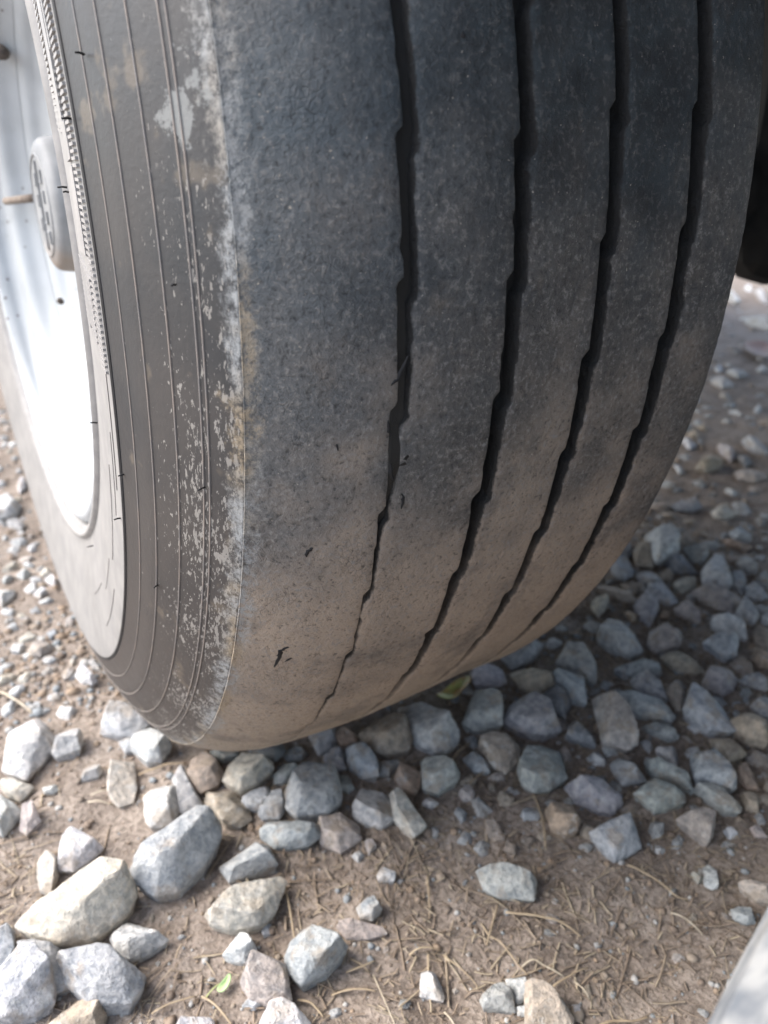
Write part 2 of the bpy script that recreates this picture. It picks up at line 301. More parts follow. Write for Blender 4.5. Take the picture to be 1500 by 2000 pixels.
# ------------------------------------------------------------------ ground
def axis(lo, hi, d0, d1, step):
    a = list(np.arange(d0, d1, step)); s = step; x = d1
    while x < hi: s *= 1.28; a.append(x); x += s
    a.append(hi); s = step; x = d0; b = []
    while x > lo: s *= 1.28; x -= s; b.append(max(x, lo))
    return np.array(b[::-1] + a)
gx = axis(-500, 500, -0.62, 1.25, 0.0055); gy = axis(-500, 500, -0.62, 1.05, 0.0055)
GX, GY = np.meshgrid(gx, gy, indexing='ij'); GP = np.stack([GX, GY, hgt(GX, GY)], -1)
tag(link('ground', grid_mesh('ground', GP), M_SOIL), 'dry brown soil ground', None, None, 'structure')

# ------------------------------------------------------------------ wheel
wheel = empty('wheel', (0, 0, HUB_Z))
tag(wheel, 'worn black tyre with five smooth tread ribs on a white wheel', 'wheel')
GV = [(-.0660, .0050, -1.2, .0030), (-.0228, .0062, -1.3, .0070), (.0211, .0068, .2, .0085), (.0660, .0082, .5, .0100)]   # left edge x, width, phase, depth
full = []
left = [tuple(p) for p in smooth_prof(SIDE[:8], 4)] + [tuple(p) for p in smooth_prof(SIDE[8:], 4)]
floor = [(x, float(crown(x)) - 0.0110) for x in np.linspace(-.1095, .1095, 90)]
right = [(-x, r if r < .345 else r + (r - .345) * 0.2) for x, r in left[::-1]]
prof = left + floor + right + [(.118, .2225), (.10, .226), (-.10, .226)]
carc = lathe('tyre', prof + [prof[0]], 720)
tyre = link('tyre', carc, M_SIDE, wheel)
# groove 1 is worn shallow: lift its floor
co = np.empty(len(carc.vertices) * 3, np.float32); carc.vertices.foreach_get('co', co); co = co.reshape(-1, 3)
rr = np.hypot(co[:, 1], co[:, 2]); thd = np.degrees(np.arctan2(co[:, 2], -co[:, 1]))
for gxl, gw, ph, dep in GV:
    m_ = (co[:, 0] > gxl - .004) & (co[:, 0] < gxl + gw + .004) & (rr > .36)
    f_ = (dep - 0.0012 * (vnoise(thd / 5.0, thd * 0 + gxl * 900, 9))) if gxl < -.05 else np.full(len(thd), dep)
    if gxl < -.05: f_ = f_ - 0.0022 * np.exp(-((thd + 11.0) / 2.2) ** 2)
    tr = crown(co[:, 0]) - f_; s_ = np.where(m_, tr / rr, 1.0); co[:, 1] *= s_; co[:, 2] *= s_
carc.vertices.foreach_set('co', co.reshape(-1)); carc.update()

th = np.radians(np.arange(0, 360, 0.25)); td = np.degrees(th); td = np.where(td > 180, td - 360, td)
def saw(ph, lag, amp, seed):
    s = np.mod((ph - lag - td) / 6.2069, 1.0); ramp = np.minimum(s / 0.06, 1.0)
    o = np.where(s < 0.06, amp / 2 - amp * ramp, -amp / 2 + amp * (s - 0.06) / 0.94)
    nz = vnoise(td * 2.3, td * 0 + seed, 11) * 0.00016 + vnoise(td * 0.45, td * 0 + seed, 12) * 0.00014 + np.clip(vnoise(td * 0.9, td * 0 + seed * 3, 13) - 0.55, 0, 1) * -0.0022
    return o + nz
edges = [(-.1138 + 0 * td, None)]
for i, (gxl, gw, ph, dep) in enumerate(GV):
    gw = gw * (1 - .22 * np.clip((-12 - td) / 12, 0, 1) * (td > -80))
    if i == 0: gw = gw - .0034 * np.clip((-6 - td) / 7, 0, 1) * (td > -80)
    edges.append((gxl + saw(ph, 0, 0.0027, 3 + i * 7), gxl + gw + saw(ph, 0.9, 0.0022, 50 + i * 7) * 1.0))
ribs = []
for i in range(5):
    xl = edges[0][0] if i == 0 else edges[i][1]; xr = edges[i + 1][0] if i < 4 else .1136 + 0 * td
    wdt = xr - xl; bl = 0.0005 if i == 0 else 0.0022; br = 0.0006
    # cross-section: (fraction or absolute inset, drop below crown)
    secs = [(0, -.0102), (0, -(.0003 if i == 0 else .0024))] + ([] if i == 0 else [(bl * .3, -.0010), (bl * .7, -.0003)])
    cols = []
    for ins, dr in secs: cols.append((xl + ins, dr))
    for t in np.linspace(0, 1, 15): cols.append((xl + bl + (wdt - bl - br) * t, 0.0))
    cols += [(xr - br * .3, -.00022), (xr, -.0008), (xr, -.0102)]
    P = np.empty((len(td), len(cols), 3))
    for j, (xx, dr) in enumerate(cols):
        rel = 0.00016 * vnoise(td * 2.2, xx * 380, 21) + 0.00022 * vnoise(td * 0.6, xx * 90, 22) if dr > -.004 else 0
        r_ = crown(xx) + dr + rel + (0.0003 if i == 0 and j < 2 else 0)
        P[:, j, 0] = xx; P[:, j, 1] = -np.cos(th) * r_; P[:, j, 2] = np.sin(th) * r_
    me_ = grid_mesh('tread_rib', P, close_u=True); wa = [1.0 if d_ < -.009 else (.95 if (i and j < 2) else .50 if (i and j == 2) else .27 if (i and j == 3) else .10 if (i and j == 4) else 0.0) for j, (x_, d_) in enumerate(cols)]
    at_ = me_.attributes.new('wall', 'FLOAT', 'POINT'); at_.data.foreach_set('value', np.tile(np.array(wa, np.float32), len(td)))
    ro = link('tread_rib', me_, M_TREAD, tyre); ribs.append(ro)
    ro.data.set_sharp_from_angle(angle=R(50))
# raised rings on the sidewall
def ring(x, r, wd=.00045, ht=.0004, m=M_RING):
    d = Vector((-.86, .5)); t = Vector((.5, .86))
    pr = [(x - d.x * .0006 - t.x * wd, r - d.y * .0006 - t.y * wd), (x + d.x * ht - t.x * wd * .5, r + d.y * ht - t.y * wd * .5), (x + d.x * ht + t.x * wd * .5, r + d.y * ht + t.y * wd * .5), (x - d.x * .0006 + t.x * wd, r - d.y * .0006 + t.y * wd)]
    return link('sidewall_ring', lathe('sidewall_ring', pr, 480), m, tyre)
for x_, r_ in ((-.1384, .3262), (-.1350, .3390), (-.1295, .3525), (-.1236, .3640), (-.1222, .3665)): ring(x_, r_)
link('sidewall_ring', lathe('sidewall_ring', [(-.1400, .3136), (-.1417, .3139), (-.1416, .3142), (-.1400, .3146)], 480), M_BLACK, tyre)
link('sidewall_ring', lathe('sidewall_ring', [(-.1300, .2262), (-.1346, .2275), (-.1350, .2300), (-.1318, .2320)], 480), M_BAND, tyre)
# moulded lettering band on the sidewall: smooth raised shapes between fine ribbing
def sx(r): return float(np.interp(r, [q[1] for q in SIDE[:8]], [q[0] for q in SIDE[:8]]))
def patch(name, t0, t1, r0, r1, ht, n=10, m=M_BAND, par=tyre, sl=0.0):
    V = []; F = []
    for k in range(n + 1):
        t = t0 + (t1 - t0) * k / n
        for r_, h_ in ((r0, -.0008), (r0, ht), (r1, ht), (r1, -.0008)):
            a = R(t + sl * (r_ - r0)); V.append((sx(r_) - h_, -math.cos(a) * r_, math.sin(a) * r_))
    for k in range(n):
        for q in range(3): F.append((k * 4 + q, k * 4 + q + 1, k * 4 + q + 5, k * 4 + q + 4))
    F += [(0, 3, 2, 1), (n * 4, n * 4 + 1, n * 4 + 2, n * 4 + 3)]
    return V, F
def add(acc, vf):
    b = len(acc[0]); acc[0].extend(vf[0]); acc[1].extend([tuple(i + b for i in f) for f in vf[1]])
acc = ([], [])
for base in (0, 150):
    t = -9.0
    while t < 46: add(acc, patch('', base + t, base + t + .20, .3035, .3112, .0011, 1, sl=-14)); t += .42
    t = -7.0
    while t < 44:
        if not (-1.5 < t < 7.5 or 17 < t < 20): add(acc, patch('', base + t, base + t + .2, .270, .2985 if (7.6 < t < 11.5 or -6.8 < t < -1.6 or t > 20) else .281, .0010, 1, sl=-40))
        t += .46
hb = link('ribbed_band', mesh('ribbed_band', *acc), M_BAND, tyre, False); hb['kind'] = 'stuff'
for base in (0, 150):
    for t0, t1, r0, r1 in ((-1.2, 4.6, .284, .3015), (5.0, 7.4, .290, .3015), (7.0, 17.0, .2865, .2965), (17.2, 19.4, .274, .3015), (11.6, 16.8, .2985, .3018), (24, 31, .280, .300), (33, 39, .280, .300)):
        link('moulded_letter', mesh('moulded_letter', *patch('', base + t0, base + t1, r0, r1, .0012, 14)), M_BAND, tyre, False)
for t0, t1, r0, r1 in ((-34, -20, .288, .2886), (-24, -15, .300, .3006), (-46, -37, .279, .2796), (-60, -50, .270, .2706), (-52, -38, .295, .2956), (-20, -9, .306, .3066)):
    link('moulded_line', mesh('moulded_line', *patch('', t0, t1, r0, r0 + .0004, .0003, 14)), M_RUBLINE, tyre, False)
# vent hairs left from moulding
for px, py, dx, dy, x_ in ((164, 106, -17, -4, -.1385), (140, 232, -20, -1, -.1420), (131, 366, -19, 0, -.1405), (133, 375, -9, 0, -.1405), (190, 826, -14, 0, -.139), (246, 926, -15, 4, -.1400), (237, 1012, -14, 3, -.1418), (343, 556, -8, 2, -.1295), (400, 952, -13, 6, -.124), (310, 1142, -9, 6, -.134), (182, 1066, -12, 3, -.137)):
    a = at_x(px, py, x_); b = at_x(px + dx, py + dy, x_ - .0035)
    tube('rubber_hair', [Vector(a) - Vector((0, 0, HUB_Z)), (a + b) / 2 - Vector((0, 0, HUB_Z)) + Vector((0, 0, .0002)), Vector(b) - Vector((0, 0, HUB_Z))], .00045, M_BLACK, tyre, 5, .7)
# cracks and torn chips in the ribs
def crack(pts, wid):
    P = [on_tyre(*p) for p in pts]; Q = []
    for a, b in zip(P[:-1], P[1:]):
        for k in range(3):
            q = a.lerp(b, k / 3); Q.append(q + Vector((rng.normal() * .0003, 0, rng.normal() * .0003)))
    Q.append(P[-1]); V = []; F = []
    for i, q in enumerate(Q):
        n_ = Vector((0, q.y, q.z)).normalized(); t_ = (Q[min(i + 1, len(Q) - 1)] - Q[max(i - 1, 0)]).normalized(); s_ = t_.cross(n_).normalized()
        w_ = wid * (0.15 + math.sin(math.pi * (i + .3) / (len(Q) - .4))) * (0.7 + .6 * random.random()); rad = float(crown(q.x)) + .00032
        b_ = Vector((q.x, n_.y * rad, n_.z * rad)); V += [b_ - s_ * w_ - n_ * .0006, b_ - s_ * w_ * .6, b_ + s_ * w_ * .6, b_ + s_ * w_ - n_ * .0006]
    for i in range(len(Q) - 1):
        for k in range(3): F.append((i * 4 + k, i * 4 + k + 1, i * 4 + 5 + k, i * 4 + 4 + k))
    link('crack', mesh('crack', V, F), M_BLACK, tyre)
for pts, wd in (([(796, 696), (788, 720), (776, 741), (763, 753)], .0009), ([(761, 818), (760, 838), (764, 850)], .0006), ([(765, 903), (763, 922), (768, 938)], .0009), ([(785, 963), (787, 976), (783, 993)], .0008),
                ([(611, 1070), (601, 1075), (598, 1087)], .0009), ([(562, 1264), (548, 1270), (547, 1284), (535, 1302)], .0011), ([(570, 1284), (556, 1291)], .0005), ([(658, 868), (660, 880)], .0004), ([(905, 62), (908, 72)], .0008)): crack(pts, wd)
# rim
RIMP = [(-.1130, .2224), (-.1215, .2222), (-.1275, .2212), (-.1302, .2185), (-.1312, .2158), (-.1305, .2134), (-.1285, .2112), (-.1240, .2090), (-.1180, .2075), (-.1130, .2030), (-.1105, .1950), (-.1060, .1890), (-.0970, .1840), (-.0900, .1775)]
rim = link('rim', lathe('rim', smooth_prof(RIMP, 4), 300), M_RIM, wheel)
link('wheel_disc', lathe('wheel_disc', smooth_prof([(-.0900, .1782), (-.0850, .1700), (-.0770, .1620), (-.0720, .1450), (-.0740, .1150), (-.0800, .0900), (-.0800, .0700), (-.0760, .0520), (-.0740, .0200)], 4), 240), M_RIM, rim)
A_, B_ = at_x(12, 393, -.1125) - Vector((0, 0, HUB_Z)), at_x(64, 387, -.1045) - Vector((0, 0, HUB_Z))
tube('valve_stem', [A_, A_.lerp(B_, .2), A_.lerp(B_, .25), B_], .0032, M_STEM, rim, 10)
for px, py, s_ in ((96, 850, .0032), (45, 705, .0022), (70, 790, .0022), (118, 588, .0028), (52, 615, .002), (3, 102, .006)):
    p_ = at_x(px, py, -.113 if px > 40 and py > 600 else -.1) - Vector((0, 0, HUB_Z)); bm = bmesh.new(); bmesh.ops.create_icosphere(bm, subdivisions=2, radius=s_)
    for v in bm.verts: v.co *= 1 + .3 * mnoise.noise(v.co * 400); 
    bmesh.ops.translate(bm, vec=p_, verts=bm.verts); done(bm, 'rust_lump', M_LUMP, rim, True)
cap = link('hub_cap', lathe('hub_cap', smooth_prof([(-.1100, .0005), (-.1100, .0300), (-.1096, .0365), (-.1075, .0412), (-.1030, .0436), (-.0920, .0446), (-.0770, .0450), (-.0700, .0452)], 5), 96), M_CAP, wheel)
def emboss(cy, cz, sy, sz, a=0):
    bm = bmesh.new(); box_bm(bm, (-.1100, cy, cz), (.0028, sy, sz), Matrix.Rotation(R(a), 3, 'X'), .0006); done(bm, 'embossed_mark', M_CAP, cap)
emboss(0, .0, .0016, .058)
for q, (cy, cz) in enumerate(((-.012, .019), (-.012, .006), (-.012, -.007), (-.012, -.020), (.012, .017), (.012, .003), (.012, -.012))):
    emboss(cy - .004, cz, .0015, .0085)
    if q % 2: emboss(cy, cz + .0035, .009, .0015)
    else: emboss(cy, cz - .0035, .009, .0015)
bm = bmesh.new(); link('rim_ring', lathe('rim_ring', [(-.1095, .0338), (-.1108, .0334), (-.1108, .0322), (-.1095, .0318)], 96), M_CAP, cap)

# ------------------------------------------------------------------ trailer above the wheel
tr = empty('trailer', (0.85, 0.2, 0))
tag(tr, 'black trailer underbody with round axle casing behind the tyre', 'trailer')
def tbox(name, c, s, m, bevel=.004):
    bm = bmesh.new(); box_bm(bm, Vector(c) - Vector(tr.location), s, None, bevel); return done(bm, name, m, tr)
DX0, DX1, DY0, DY1, DZ = -.16, 1.70, -2.6, 2.3, .87
n = 9
for k in range(n):
    wv = (DX1 - DX0) / n; tbox('deck_plank', (DX0 + wv * (k + .5), (DY0 + DY1) / 2, DZ + .02), (wv - .006, DY1 - DY0, .04), M_WOOD, .003)
for x_ in (.40, 1.30): tbox('chassis_rail', (x_, (DY0 + DY1) / 2, DZ - .09), (.07, DY1 - DY0 - .1, .18), M_CHASSIS)
for y_ in (-2.0, -1.25, -.5, .25, 1.0, 1.75): tbox('cross_member', ((DX0 + DX1) / 2, y_, DZ - .035), (DX1 - DX0 - .04, .06, .066), M_CHASSIS)
bm = bmesh.new(); bmesh.ops.create_cone(bm, cap_ends=True, segments=40, radius1=.05, radius2=.05, depth=1.5, matrix=Matrix.Translation(Vector((.85, 0, HUB_Z)) - tr.location) @ Matrix.Rotation(R(90), 4, 'Y')); done(bm, 'axle', M_CHASSIS, tr, True)
PA = CAM + ray(1437, 525) * .86; 
bm = bmesh.new(); pc = PA + RT * .30 + Vector((math.sin(YAW), math.cos(YAW), 0)) * .05; box_bm(bm, Vector((pc.x, pc.y, .286 + .29)) - tr.location, (.60, .12, .58), Matrix.Rotation(-YAW, 3, 'Z'), .055); done(bm, 'axle_casing', M_CHASSIS, tr)
tbox('sky_blocker', (.77, -1.40, .550), (1.74, .50, .63), M_CHASSIS, .02)  # added unseen block that keeps front sky light off the tread
tbox('spring_hanger', (.24, .05, .63), (.09, .46, .36), M_CHASSIS, .02)

